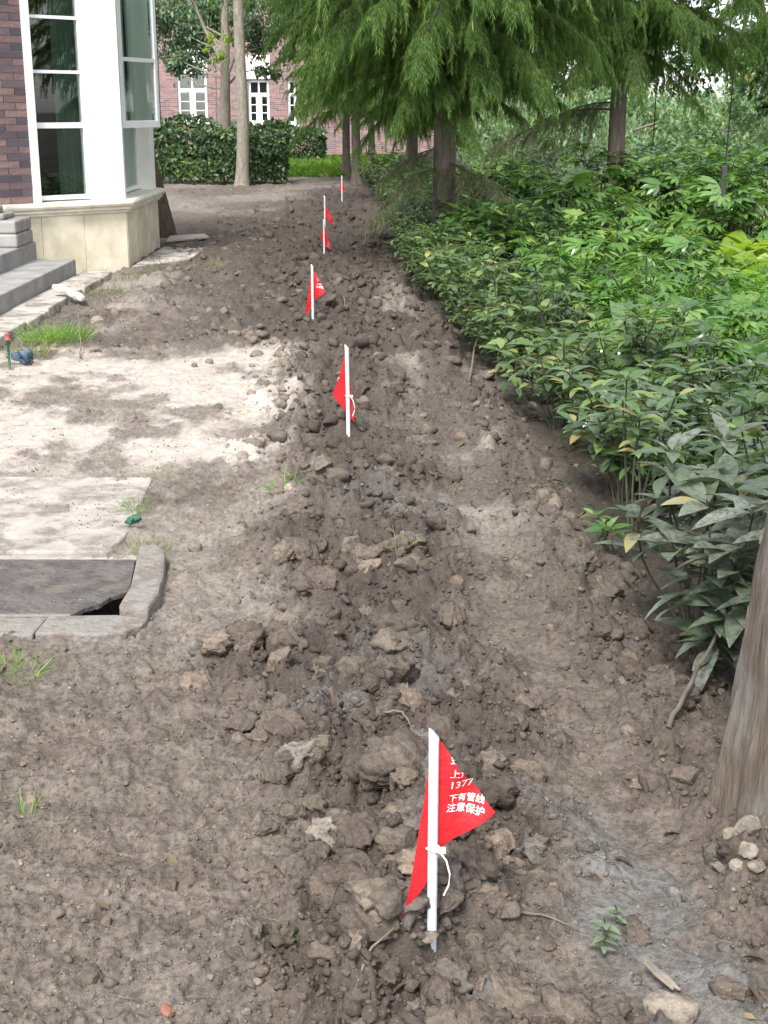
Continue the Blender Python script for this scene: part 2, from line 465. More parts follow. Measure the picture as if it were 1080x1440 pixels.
def glass_mat():
    m, nt, out = new_mat('window_glass'); k = NT(nt)
    g = k.n('ShaderNodeBsdfGlossy'); g.inputs['Roughness'].default_value = 0.02; g.inputs['Color'].default_value = (0.9, 0.95, 0.93, 1)
    t = k.n('ShaderNodeBsdfTransparent'); t.inputs['Color'].default_value = (0.74, 0.82, 0.78, 1)
    fr = k.n('ShaderNodeFresnel'); fr.inputs['IOR'].default_value = 2.1
    mx = k.n('ShaderNodeMixShader'); gb = k.n('ShaderNodeNewGeometry'); k.l(k.math('MULTIPLY', fr.outputs[0], k.math('SUBTRACT', 1.0, gb.outputs['Backfacing'])), mx.inputs[0]); k.l(t.outputs[0], mx.inputs[1]); k.l(g.outputs[0], mx.inputs[2])
    k.l(mx.outputs[0], out.inputs[0]); return m
M['glass'] = glass_mat()

def cloth_mat():
    m, nt, out = new_mat('red_flag_cloth'); k = NT(nt)
    tc = k.n('ShaderNodeTexCoord'); n = k.noise(tc.outputs['Object'], 12, 4)
    col = k.mix(n, (0.60, 0.012, 0.020), (0.78, 0.024, 0.034))
    p = k.n('ShaderNodeBsdfPrincipled'); p.inputs['Roughness'].default_value = 0.6
    k.l(col, p.inputs['Base Color'])
    k.l(k.bump(k.noise(tc.outputs['Object'], 28, 3), 0.6, 0.012), p.inputs['Normal'])
    t = k.n('ShaderNodeBsdfTranslucent'); t.inputs['Color'].default_value = (0.85, 0.05, 0.05, 1)
    mx = k.n('ShaderNodeMixShader'); mx.inputs[0].default_value = 0.35
    k.l(p.outputs[0], mx.inputs[1]); k.l(t.outputs[0], mx.inputs[2]); k.l(mx.outputs[0], out.inputs[0]); return m
M['cloth'] = cloth_mat()

M['lf_shrub'] = leaf_mat('dusty_laurel_leaf', (0.023, 0.062, 0.017), (0.073, 0.144, 0.030), (0.194, 0.264, 0.060), 0.22, 0.24, 0.30, 0.7)
M['lf_mud'] = leaf_mat('mud_filmed_leaf', (0.022, 0.05, 0.022), (0.045, 0.085, 0.034), (0.07, 0.105, 0.045), 0.15, 0.5, 0.95)
M['lf_seed'] = leaf_mat('pale_seedling_leaf', (0.13, 0.18, 0.10), (0.18, 0.24, 0.13), (0.22, 0.26, 0.15), 0.25, 0.6, 0.5)
M['lf_dark'] = leaf_mat('dark_laurel_leaf', (0.023, 0.055, 0.020), (0.057, 0.116, 0.032), (0.133, 0.210, 0.051), 0.22, 0.30, 0.0, 0.6)
M['lf_fatsia'] = leaf_mat('palmate_leaf', (0.06, 0.14, 0.035), (0.12, 0.23, 0.055), (0.19, 0.29, 0.08), 0.28, 0.22, 0.0, 0.7, False)
M['lf_yellow'] = leaf_mat('yellow_green_leaf', (0.17, 0.27, 0.035), (0.28, 0.38, 0.05), (0.38, 0.45, 0.09), 0.38, 0.35, old=False)
M['lf_fern'] = leaf_mat('fern_leaf', (0.048, 0.144, 0.054), (0.090, 0.228, 0.072), (0.168, 0.312, 0.090), 0.3, 0.4)
M['lf_weed'] = leaf_mat('bright_weed_leaf', (0.075, 0.20, 0.03), (0.13, 0.29, 0.045), (0.20, 0.36, 0.06), 0.4, 0.5)
M['lf_reed'] = leaf_mat('reed_blade', (0.12, 0.20, 0.115), (0.19, 0.285, 0.17), (0.29, 0.37, 0.25), 0.35, 0.5)
M['lf_conifer'] = leaf_mat('cypress_needles', (0.043, 0.108, 0.020), (0.090, 0.182, 0.034), (0.185, 0.275, 0.055), 0.40, 0.5, 0, 0.3)
M['lf_conifer_dry'] = leaf_mat('dusty_cypress_needles', (0.07, 0.10, 0.05), (0.12, 0.15, 0.075), (0.18, 0.16, 0.095), 0.3, 0.7, 0, 0.2)
M['lf_tree'] = leaf_mat('grey_green_tree_leaf', (0.075, 0.135, 0.085), (0.13, 0.21, 0.13), (0.20, 0.28, 0.16), 0.32, 0.42)
M['lf_hedge'] = leaf_mat('hedge_leaf', (0.023, 0.055, 0.023), (0.052, 0.103, 0.039), (0.103, 0.161, 0.057), 0.2, 0.4)
M['lf_litter'] = leaf_mat('dead_leaf', (0.06, 0.042, 0.026), (0.115, 0.082, 0.05), (0.19, 0.15, 0.09), 0.1, 0.8, 0, 0.3, False)
M['lf_bush'] = leaf_mat('pale_bush_leaf', (0.120, 0.204, 0.108), (0.192, 0.300, 0.156), (0.312, 0.408, 0.204), 0.35, 0.4)
M['lf_grass'] = leaf_mat('grass_blade', (0.091, 0.195, 0.033), (0.156, 0.299, 0.046), (0.260, 0.377, 0.078), 0.35, 0.55)
M['lf_drygrass'] = leaf_mat('drying_grass_blade', (0.10, 0.15, 0.04), (0.17, 0.19, 0.07), (0.28, 0.25, 0.13), 0.3, 0.6)

# ------------------------------------------------------------------ ground relief
TY = [1.0, 2.4, 3.6, 5.0, 7.0, 9.1, 12, 16, 20, 26, 34]
TC = [0.10, 0.06, -0.02, -0.05, -0.17, -0.32, -0.5, -0.68, -0.76, -0.8, -0.85]
TW = [0.26, 0.28, 0.31, 0.34, 0.40, 0.46, 0.58, 0.75, 0.85, 0.8, 0.7]
EY = [0, 2.8, 3.6, 4.7, 6.2, 7.7, 10.4, 13.6, 17, 22, 27, 34, 40]
EX = [1.05, 0.98, 0.86, 0.78, 0.74, 0.68, 0.42, 0.18, 0.10, 0.0, -0.25, -1.0, -1.2]

def zones(x, y):
    wob = (fbm(x * 2.2, y * 2.2, 5, 11, 0.6) - 0.5) * 0.62
    c = np.interp(y, TY, TC); w = np.interp(y, TY, TW)
    trench = 1 - sst(w * 0.35, w * 1.65, np.abs(x - c + wob))
    trench *= 1 - sst(27, 31, y)
    e = np.interp(y, EY, EX)
    berm = np.exp(-((x - e + 0.16 + wob * 0.4) / 0.17) ** 2) * (1 - sst(26, 34, y))
    right = sst(e - 0.10, e + 0.15, x + wob * 0.3)
    left = (x < c)
    sand = np.where(left, sst(5.7, 6.3, y + wob * 1.2) * (1 - sst(8.9, 9.7, y + wob * 2.2)) * sst(0.38, 0.75, -x + wob * 0.9), 0)
    sp = fbm(x * 3.1 + 5, y * 2.2, 5, 51, 0.6)
    sand = sand * (0.22 + 0.78 * sst(0.34, 0.56, sp))
    # thin pale crust near the steps and the bay, and dried dust over the compacted path
    crust = np.where(left, sst(9.4, 10.2, y) * (1 - sst(13, 15, y)) * sst(1.4, 2.3, -x), 0) * sst(0.42, 0.6, fbm(x * 1.7, y * 1.3, 4, 77)) * 0.5
    pathm = (1 - trench) * (1 - right) * (x > c) * np.exp(-((x - (c + e) / 2 - 0.06) / 0.24) ** 2)
    pale_path = pathm * sst(4.2, 6, y) * (1 - sst(12, 18, y)) * sst(0.42, 0.58, fbm(x * 2.6, y * 1.4, 4, 87)) * 0.6
    fardust = sst(18, 24, y) * (1 - sst(33, 36, y)) * (1 - trench) * (1 - right) * 0.26 * sst(0.35, 0.6, fbm(x * 0.9, y * 0.5, 4, 88))
    mid = np.where(left, sst(3.4, 4.6, y) * (1 - sst(6.2, 6.9, y)) * sst(0.42, 0.60, fbm(x * 2.3, y * 2.1, 4, 91)) * 0.30, 0) * (1 - trench)
    sand = np.clip(np.maximum.reduce([sand, crust, pale_path, fardust, mid]), 0, 1)
    # grey clay that the digger brought up
    cl = fbm(x * 2.4 + 31, y * 1.7 + 4, 4, 61)
    clay = sst(0.60, 0.74, cl) * (0.12 + 0.26 * trench) * (1 - sst(5, 8, y))
    d1 = np.abs((x - 0.56) + (y - 2.35) * 0.30 + wob * 0.5)
    clay = np.maximum(clay, (1 - sst(0.05, 0.15, d1)) * (1 - sst(2.6, 3.05, y)) * 1.0)
    d2 = np.hypot((x - 0.165) / 0.11, (y - 2.52) / 0.12) + wob
    clay = np.maximum(clay, (1 - sst(0.7, 1.2, d2)) * 0.85)
    d3 = np.hypot((x + 0.16) / 0.13, (y - 3.36) / 0.10) + wob * 1.5
    clay = np.maximum(clay, (1 - sst(0.7, 1.2, d3)) * 0.6)
    clay = clay * (1 - sand) * (0.55 + 0.45 * sst(0.4, 0.55, fbm(x * 9, y * 9, 3, 64)))
    grass = sst(33.5, 35.5, y + wob * 3) + sst(9.5, 11, -x) * sst(19, 22, y)
    grass = np.clip(grass, 0, 1) * (1 - right)
    return trench, berm, right, sand, clay, grass, pathm

def till_mask(x, y):
    return sst(9.0, 10.2, y + (fbm(x * 1.3, y * 1.3, 3, 19) - 0.5) * 1.6) * (1 - sst(21, 27, y)) * sst(0.25, 0.5, fbm(x * 1.1, y * 0.8, 3, 23)) * sst(-2.7, -2.2, x)

def ground_h(x, y, fine=True):
    x = np.asarray(x, float); y = np.asarray(y, float)
    trench, berm, right, sand, clay, grass, pathm = zones(x, y)
    far = sst(14, 40, y)
    wx = x + (fbm(x * 6, y * 6, 3, 201) - 0.5) * 0.10; wy = y + (fbm(x * 6, y * 6, 3, 205) - 0.5) * 0.10
    till = till_mask(x, y) * (1 - right)
    loose = np.clip(trench + berm * 0.85 + 0.55 * till, 0, 1)
    rough = (1 - 0.75 * pathm) * (1 - 0.55 * sand) * (1 - grass) * (1 - 0.45 * clay)
    h = 0.035 * (fbm(x * 0.9, y * 0.9, 3, 1) - 0.5) + trench * (0.012 + 0.09 * (fbm(x * 2.6, y * 2.6, 3, 5) - 0.47))
    h = h + berm * (0.035 + 0.06 * (fbm(x * 3, y * 3, 2, 8) - 0.5)) + right * 0.03 - pathm * 0.012
    h = h + rough * 0.034 * (fbm(x * 7, y * 7, 4, 21, 0.6) - 0.5)
    # tilled ripples on the far left
    h = h + sst(9.5, 11, y) * (1 - trench) * (1 - right) * (1 - grass) * 0.13 * (fbm(x * 3.6, y * 3.6, 5, 31, 0.62) - 0.5)
    def billow(f, sd):      # round lumps parted by creases
        return np.abs(2 * fbm(wx * f, wy * f, 2, sd) - 1)
    h = h + loose * (0.105 * (billow(4.5, 400) - 0.2) + 0.066 * (billow(10, 410) - 0.2) + 0.026 * (billow(22, 420) - 0.2)) + (loose + 0.55 * rough) * 0.012 * (billow(46, 430) - 0.2)
    h = h + rough * (1 - loose) * (0.016 * (billow(11, 440) - 0.2) + 0.012 * (billow(24, 450) - 0.2))
    for sc, amp, sd, lo in ((5.5, 0.045, 300, 0.55), (11, 0.032, 310, 0.45), (23, 0.020, 320, 0.35), (48, 0.0105, 330, 0.2)):
        d, r, dx, dy = worley(wx * sc, wy * sc, sd)
        dome = np.clip(1 - (d / (0.40 + 0.32 * r)) ** 2, 0, 1) ** 0.85
        pres = sst(lo, lo + 0.15, r)
        tilt = (r * 7.13 % 1 - 0.5) * dx + (r * 3.71 % 1 - 0.5) * dy
        big = loose if sc < 20 else np.clip(loose + 0.55 * rough, 0, 1)
        if sc > 40: big = np.clip(loose + 0.75 * rough, 0, 1)
        if 10 < sc < 20: big = np.clip(loose + 0.26 * rough, 0, 1)
        h = h + amp * big * pres * dome * (0.5 + 0.7 * (r * 5.3 % 1) + 0.9 * tilt) * (1 - 0.3 * far)
    h = h + 0.010 * rough * (fbm(x * 38, y * 38, 3, 41, 0.6) - 0.5) * (1 + loose)
    # keep the soil under the slab, the pit and the paving
    cut = box_mask(x, y, -2.6, -1.03, 4.7, 5.84, 0.02) + box_mask(x, y, -2.6, -0.78, 3.98, 4.75, 0.02) + box_mask(x, y, -4.4, -2.72, 8.0, 13.6) + box_mask(x, y, -12, -2.74, 13.3, 24)
    h = np.where(cut > 0.01, h * (1 - np.clip(cut, 0, 1)) - 0.03 * np.clip(cut, 0, 1), h)
    pit = box_mask(x, y, -2.5, -0.86, 4.11, 4.72, 0.015)
    h = h - 0.9 * np.clip(pit, 0, 1)
    return h

def box_mask(x, y, x0, x1, y0, y1, e=0.04):
    return sst(x0, x0 + e, x) * (1 - sst(x1 - e, x1, x)) * sst(y0, y0 + e, y) * (1 - sst(y1 - e, y1, y))

def gh(x, y):
    return float(ground_h(np.array([x]), np.array([y]))[0])

def on_ground(u, v):
    """where the line of sight through that point of the photograph first meets the soil"""
    x, y, w = ray(u, v)
    t0 = CAM_H / -w
    t = t0 * np.linspace(0.86, 1.05, 400)
    g = ground_h(x * t, y * t)
    i = int(np.argmax(CAM_H + w * t <= g))
    return Vector((x * t[i], y * t[i], g[i]))

def build_ground():
    ys = [1.70]
    while ys[-1] < 36: ys.append(ys[-1] * 1.0042)
    while ys[-1] < 80: ys.append(ys[-1] * 1.03)
    while ys[-1] < 900: ys.append(ys[-1] * 1.35)
    pre = [-300, -80, -20, -6, -2, 0, 0.7, 1.2, 1.45, 1.6]
    Y = np.array(pre + ys)
    s = np.linspace(-1, 1, 620)
    W = 0.40 * np.clip(Y, 1.7, 80) + 0.55
    outer = np.array([1.04, 1.15, 1.5, 2.5, 6, 20])
    S = np.concatenate([-outer[::-1], s, outer])
    X = W[:, None] * S[None, :]
    far_side = np.sign(S)[None, :] * np.where(np.abs(S) > 1, (np.abs(S) - 1) ** 2 * 4, 0)[None, :]
    X = X + far_side
    YY = np.repeat(Y[:, None], X.shape[1], 1)
    h = ground_h(X.ravel(), YY.ravel())
    z0 = zones(X.ravel(), YY.ravel())
    fade = (np.abs(X.ravel()) < 45) & (YY.ravel() < 60) & (YY.ravel() > 0)
    h = np.where(fade, h, 0.0)
    V = np.stack([X.ravel(), YY.ravel(), h], 1)
    n, m = X.shape
    idx = np.arange(n * m).reshape(n, m)
    Fq = np.stack([idx[:-1, :-1], idx[:-1, 1:], idx[1:, 1:], idx[1:, :-1]], -1).reshape(-1, 4)
    one = np.ones(len(h))
    a1 = np.stack([np.clip(z0[0] + 0.75 * z0[1] + 0.6 * till_mask(X.ravel(), YY.ravel()) * (1 - z0[2]), 0, 1), z0[3], z0[4], one], 1)
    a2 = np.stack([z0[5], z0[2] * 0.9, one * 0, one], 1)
    me = mk_mesh('ground', V, Fq, M['soil'], True, {'zone': a1, 'zone2': a2})
    return tag(link('ground', me), kind='structure')
ground = build_ground()

# ------------------------------------------------------------------ clods, crumbs and stones on the ground
def ico(sub):
    t = (1 + 5 ** 0.5) / 2
    V = [(-1,t,0),(1,t,0),(-1,-t,0),(1,-t,0),(0,-1,t),(0,1,t),(0,-1,-t),(0,1,-t),(t,0,-1),(t,0,1),(-t,0,-1),(-t,0,1)]
    Fc = [(0,11,5),(0,5,1),(0,1,7),(0,7,10),(0,10,11),(1,5,9),(5,11,4),(11,10,2),(10,7,6),(7,1,8),(3,9,4),(3,4,2),(3,2,6),(3,6,8),(3,8,9),(4,9,5),(2,4,11),(6,2,10),(8,6,7),(9,8,1)]
    V = [np.array(v) / np.linalg.norm(v) for v in V]
    for _ in range(sub):
        cache = {}; N = []
        def mid(a, b):
            k = (min(a, b), max(a, b))
            if k not in cache:
                p = V[a] + V[b]; V.append(p / np.linalg.norm(p)); cache[k] = len(V) - 1
            return cache[k]
        for a, b, c in Fc:
            ab, bc, ca = mid(a, b), mid(b, c), mid(c, a)
            N += [(a, ab, ca), (b, bc, ab), (c, ca, bc), (ab, bc, ca)]
        Fc = N
    return np.array(V), np.array(Fc)

def rock_geo(sub, r, cuts=9, rough=0.12, flat=0.7):
    V, Fc = ico(sub); V = V.copy()
    for _ in range(cuts):
        n = r.normal(size=3); n /= np.linalg.norm(n)
        d = r.uniform(0.45, 0.85)
        over = V @ n - d
        V = V - np.clip(over, 0, None)[:, None] * n * 0.92
    o = r.random(3) * 50
    n2 = fbm(V[:, 0] * 6.3 + V[:, 2] * 4.1 + o[1], V[:, 1] * 6.3 - V[:, 2] * 5.2 + o[2], 3, 77 + int(o[0])) - 0.5
    nz = 0.45 * n2 + fbm(V[:, 0] * 2.1 + V[:, 2] * 1.3 + o[0], V[:, 1] * 2.1 - V[:, 2] * 1.7 + o[1], 4, int(o[2] * 9)) - 0.5
    V = V * (1 + rough * 4 * nz)[:, None]
    V = V * np.array([1.0, r.uniform(0.65, 0.95), flat * r.uniform(0.75, 1.1)])
    return V, Fc

r_ = np.random.default_rng(21)
CLODS = [rock_geo(3, r_, 9, 0.24) if i % 2 else rock_geo(3, r_, 15, 0.13) for i in range(12)]
clod_me = [mk_mesh('clod', v, f, M['clod'], True, {'zone': np.tile(np.array([[0.5, 0, 0.4 if i % 8 == 5 else 0.0, 1]]), (len(v), 1))}) for i, (v, f) in enumerate(CLODS)]
LOW = [rock_geo(1, r_, 5, 0.12) for _ in range(8)]
TINY_R = [rock_geo(1, r_, 12, 0.17, 0.7) for _ in range(12)]
TINY = [rock_geo(0, r_, 2, 0.10) for _ in range(6)]

def rand_rot(r, n):
    q = r.normal(size=(n, 4)); q /= np.linalg.norm(q, axis=1)[:, None]
    w, x, y, z = q.T
    return np.stack([np.stack([1-2*(y*y+z*z), 2*(x*y-z*w), 2*(x*z+y*w)], -1), np.stack([2*(x*y+z*w), 1-2*(x*x+z*z), 2*(y*z-x*w)], -1), np.stack([2*(x*z-y*w), 2*(y*z+x*w), 1-2*(x*x+y*y)], -1)], 1)

def allowed(x, y):
    return ~(((x < -0.76) & (x > -2.6) & (y > 3.94) & (y < 5.95)) | ((x < -2.66) & (y > 8) & (y < 13.6)) | ((x < -2.6) & (y > 13.2) & (y < 25)))

def scatter(n, seed, smin, smax, power, wt, everywhere=False):
    r = np.random.default_rng(seed)
    y = 1.75 * (32 / 1.75) ** (r.random(n) ** 1.15)
    x = (r.random(n) * 2 - 1) * (0.33 * y + 0.35)
    z = zones(x, y)
    loose = np.clip(z[0] + 0.8 * z[1], 0, 1)
    p = wt(loose, z, x, y)
    keep = (r.random(n) < p) & (z[5] < 0.4)
    ok = allowed(x, y)
    if everywhere: ok = ok | ((x < -0.76) & (y < 5.9) & (fbm(x * 5, y * 5, 3, 71) > 0.55) & (surf_h(x, y) > 0.015))
    keep = keep & ok
    x, y = x[keep], y[keep]
    k = len(x)
    s = smin + (smax - smin) * r.random(k) ** power
    s = s * (0.55 + 0.45 * loose[keep]) * (1 + 0.022 * y)
    return x, y, s, r

def surf_h(x, y):
    """soil surface, or the top of the slab, the rim and the lid where they lie on it"""
    h = ground_h(x, y)
    h = np.where((x < -1.06) & (x > -2.6) & (y > 4.82) & (y < 5.88), 0.018, h)
    return np.where((x < -0.95) & (x > -2.5) & (y > 4.24) & (y < 4.70), 0.020, h)

def zone_attr(x, y, n):
    z = zones(x, y); one = np.ones(len(x))
    a = np.stack([np.clip(z[0] + 0.75 * z[1], 0, 1), z[3] * 0.3, z[4], one], 1)
    b = np.stack([z[5] * 0, z[2] * 0.3, one * 0, one], 1)
    return np.repeat(a, n, 0), np.repeat(b, n, 0)

# the biggest clods: each one a piece of the ground
x, y, s, r = scatter(11000, 5, 0.012, 0.078, 2.9, lambda l, z, x, y: 0.06 + 0.12 * sst(9.5, 11, y) * (1 - z[2]) + 0.85 * l * (1 - 0.4 * z[6]))
vis = (np.abs(x) < 0.30 * y + 0.1) & (y > 1.9)
score = np.where(vis, s / (y + 0.6), 0)
order = np.argsort(-score)
hz = ground_h(x, y)
R = rand_rot(r, len(x))
for i in order[:290]:
    me = clod_me[int(r.integers(len(clod_me)))]
    Rz = Matrix.Rotation(r.uniform(0, 6.28), 3, 'Z').to_4x4() @ Matrix.Rotation(r.normal() * 0.4, 3, 'X').to_4x4()
    link('clod', me, ground, mw=Matrix.Translation((x[i], y[i], hz[i] + s[i] * r.uniform(-0.25, 0.2))) @ Rz @ Matrix.Scale(s[i], 4))
rest = order[290:]
def lump_stuff(name, geos, x, y, s, R, hz, sink, squash=0.8):
    VV, FF, A, B, RN = [], [], [], [], []; off = 0
    kk = np.arange(len(x)) % len(geos)
    for g, (gv, gf) in enumerate(geos):
        sel = np.where(kk == g)[0]
        if not len(sel): continue
        Mx = np.zeros((len(sel), 4, 4)); Mx[:, :3, :3] = R[sel] * s[sel][:, None, None]
        Mx[:, 2, :3] *= squash
        Mx[:, 0, 3] = x[sel]; Mx[:, 1, 3] = y[sel]; Mx[:, 2, 3] = hz[sel] + s[sel] * sink
        v, f, rn = join_geo(gv, gf, Mx)
        a, b = zone_attr(x[sel], y[sel], len(gv))
        VV.append(v); FF.append(f + off); A.append(a); B.append(b); RN.append(rn); off += len(v)
    me = mk_mesh(name, np.concatenate(VV), np.concatenate(FF), M['clod'], False, {'zone': np.concatenate(A), 'zone2': np.concatenate(B), 'rnd': np.concatenate(RN)})
    return tag(link(name, me, ground), kind='stuff')
rm = np.random.default_rng(91)
ym = rm.uniform(5.2, 22, 60000) ; xm = (rm.random(60000) * 2 - 1) * (0.30 * ym + 0.2)
zm = zones(xm, ym); lm = np.clip(zm[0] + 0.9 * zm[1] + 0.55 * till_mask(xm, ym) * (1 - zm[2]), 0, 1) * (1 - 0.8 * zm[6])
clus = sst(0.35, 0.6, fbm(xm * 3, ym * 3, 3, 97))
km = (rm.random(60000) < lm * (0.16 + 0.6 * clus) * 0.40) & allowed(xm, ym) & (zm[2] < 0.7)
xm, ym = xm[km], ym[km]; sm = (0.014 + 0.036 * rm.random(len(xm)) ** 2.6 * 1.35) * (1 + 0.02 * ym)
lump_stuff('ploughed_clods', TINY_R, xm, ym, sm, rand_rot(rm, len(xm)), ground_h(xm, ym), -0.1)
lump_stuff('loose_clods', LOW, x[rest], y[rest], s[rest], R[rest], hz[rest], 0.0)
x, y, s, r = scatter(14500, 6, 0.007, 0.019, 1.7, lambda l, z, x, y: (0.30 + 0.7 * l) * (1 - 0.72 * z[6]) * (1 - 0.6 * z[3]) * (1 - 0.9 * sst(0.6, 1, z[2])))
lump_stuff('soil_lumps', LOW, x, y, s, rand_rot(r, len(x)), ground_h(x, y), 0.2)
x, y, s, r = scatter(64000, 8, 0.0028, 0.0095, 1.6, lambda l, z, x, y: (0.6 + 0.4 * l) * (1 - 0.6 * z[6]) * (1 - 0.35 * z[3]) * (1 - 0.9 * sst(0.6, 1, z[2])) * (y < 16), True)
lump_stuff('soil_crumbs', TINY, x, y, s, rand_rot(r, len(x)), surf_h(x, y), 0.3)

# ------------------------------------------------------------------ the house with the bay window
BA = math.radians(48)
bd = Vector((math.sin(BA), math.cos(BA), 0)); bnrm = Vector((math.cos(BA), -math.sin(BA), 0))
C1 = Vector((-2.70, 14.42, 0))                    # corner between the canted side and the front of the bay
def canted(): # local x along the canted side (0 at the corner, negative to the left), y inwards, z up
    Mx = Matrix.Identity(4)
    Mx.col[0] = (*bd, 0); Mx.col[1] = (*(-bnrm), 0); Mx.col[2] = (0, 0, 1, 0); Mx.col[3] = (*C1, 1)
    return Mx
MC = canted()
ZT = 3.7
house = empty('brick_house', (-3.2, 14.8, 0), 'brick house with a white bay window on a cream stone plinth', 'house')
def hpart(mb, name, mat, parent=None, bevel=0.0, smooth=False):
    o = mb.build(name, mat, parent or house, bevel, smooth)
    p = parent or house
    if p is house: o.location = -house.location
    return o
BL = -1.40       # left end of the canted side
def cpt(t, n): return (MC @ Vector((t, n, 0)))
FY1 = 16.45      # far end of the bay front
def bay_poly(off):
    """outline of the bay grown outwards by off"""
    a = cpt(BL, -off); 
    # corner between canted and front planes, both pushed out
    q = C1 + bnrm * off
    tt = (C1.x + off - q.x) / bd.x
    c = q + bd * tt
    d = Vector((C1.x + off, FY1 + off * 0.45, 0))
    e = Vector((C1.x - 1.05, FY1 + 1.05 + off * 0.8, 0))
    return [(-4.2, a.y - 0.02), (a.x, a.y), (c.x, c.y), (d.x, d.y), (e.x, e.y), (-4.2, e.y)]
body = MB().box((-9.5, 13.52, 0), (-3.76, 17.6, 4.2))
hpart(body, 'wall', M['brick_side'])
hpart(MB().box((-9.9, 13.2, 4.2), (-3.4, 18.0, 4.45)), 'roof', M['roof'])
plinth = hpart(MB().prism(bay_poly(-0.012), -0.1, 0.585), 'plinth', M['cream'])
# stone cladding panels of the plinth, each its own slab
def cl_panel(t0, t1):
    return MB().box((t0 + 0.002, -0.012, -0.08), (t1 - 0.002, 0.012, 0.583), MC)
for t0, t1 in ((-1.40, -0.98), (-0.98, -0.50), (-0.50, 0.0)):
    o = cl_panel(t0, t1).build('cladding_panel', M['panel'], plinth, 0.003)
for y0, y1 in ((14.425, 15.1), (15.1, 15.78), (15.78, 16.45)):
    MB().box((C1.x - 0.012, y0 + 0.002, -0.08), (C1.x + 0.012, y1 - 0.002, 0.583)).build('cladding_panel', M['panel'], plinth, 0.003)
# moulded sill: three stepped courses with a rounded nose
sill = hpart(MB().prism(bay_poly(0.105), 0.645, 0.715), 'sill', M['cream'], None, 0.03)
hpart(MB().prism(bay_poly(0.068), 0.612, 0.647), 'sill_moulding', M['cream'], sill, 0.008)
hpart(MB().prism(bay_poly(0.038), 0.583, 0.614), 'sill_moulding', M['cream'], sill, 0.006)
# brick pier left of the bay: every brick
pier = hpart(MB().box((BL, 0.012, 0.715), (-1.045, 0.20, ZT), MC), 'brick_wall', M['mortar'])
bw, bh, bj = 0.236, 0.058, 0.010
brick_me = MB().box((0, 0, 0), (bw, 0.10, bh)).mesh('brick', M['brick'])
half_me = MB().box((0, 0, 0), (0.113, 0.10, bh)).mesh('brick', M['brick'])
side_me = MB().box((0, 0, 0), (0.10, 0.17, bh)).mesh('brick', M['brick'])
zc = 0.722; row = 0
rb = random.Random(3)
while zc + bh < ZT:
    seq = [(brick_me, 0.0), (half_me, bw + bj)] if row % 2 else [(half_me, 0.0), (brick_me, 0.113 + bj)]
    for me, dx in seq:
        lo = MC @ Matrix.Translation((BL - 0.004 + dx, 0.0 - rb.uniform(0, 0.004), zc)) @ Matrix.Rotation(rb.uniform(-0.006, 0.006), 4, 'Y')
        link('brick', me, pier, mw=lo)
    zc += bh + bj; row += 1
# white surround and pilaster on the canted side
WL, WR = -0.955, -0.33          # window opening
hpart(MB().box((-1.045, -0.012, 0.715), (WL, 0.16, ZT), MC), 'window_surround', M['render'], None, 0.004)
pil = hpart(MB().box((WR, -0.012, 0.715), (0.005, 0.19, ZT), MC), 'pilaster', M['render'], None, 0.006)
def window(t0, t1, z0, z1, transoms, inset, Mw, name='window', parent=None, open_from=99.0):
    """frame with glazing bars and one pane in each opening; Mw maps local x along, y inwards, z up"""
    fr = MB()
    fw = 0.045
    fr.box((t0, inset, z0), (t0 + fw, inset + 0.05, z1), Mw); fr.box((t1 - fw, inset, z0), (t1, inset + 0.05, z1), Mw)
    fr.box((t0 + fw, inset, z0), (t1 - fw, inset + 0.05, z0 + fw), Mw); fr.box((t0 + fw, inset, z1 - fw), (t1 - fw, inset + 0.05, z1), Mw)
    w = fr.build(name, M['upvc'], parent or house)
    if (parent or house) is house: w.location = -house.location
    zs = [z0 + fw] + list(transoms) + [z1 - fw]
    for z in transoms:
        th = 0.03 if z != transoms[0] else 0.055
        MB().box((t0 + fw, inset + 0.004, z - th / 2), (t1 - fw, inset + 0.046, z + th / 2), Mw).build('transom', M['upvc'], w)
    for a, b in zip(zs[:-1], zs[1:]):
        if a >= open_from: continue      # the sash of this light stands open
        MB().box((t0 + fw - 0.004, inset + 0.022, a), (t1 - fw + 0.004, inset + 0.028, b), Mw).build('pane', M['glass'], w)
    return w
window(WL, WR, 0.73, ZT, [1.455, 1.965, 2.475, 2.985, 3.4], 0.10, MC)
# front of the bay: near pilaster return, reveal, window, far pilaster
XF = C1.x - 0.012
hpart(MB().box((XF - 0.22, 14.435, 0.715), (XF + 0.008, 14.56, ZT)), 'pilaster', M['render'], None, 0.004)
hpart(MB().box((XF - 0.22, 16.15, 0.715), (XF + 0.008, 16.45, ZT)), 'pilaster', M['render'], None, 0.004)
MFr = Matrix(((0, -1, 0, XF), (1, 0, 0, 0), (0, 0, 1, 0), (0, 0, 0, 1)))
window(14.56, 16.15, 0.73, ZT, [1.44], 0.13, MFr, open_from=1.4)
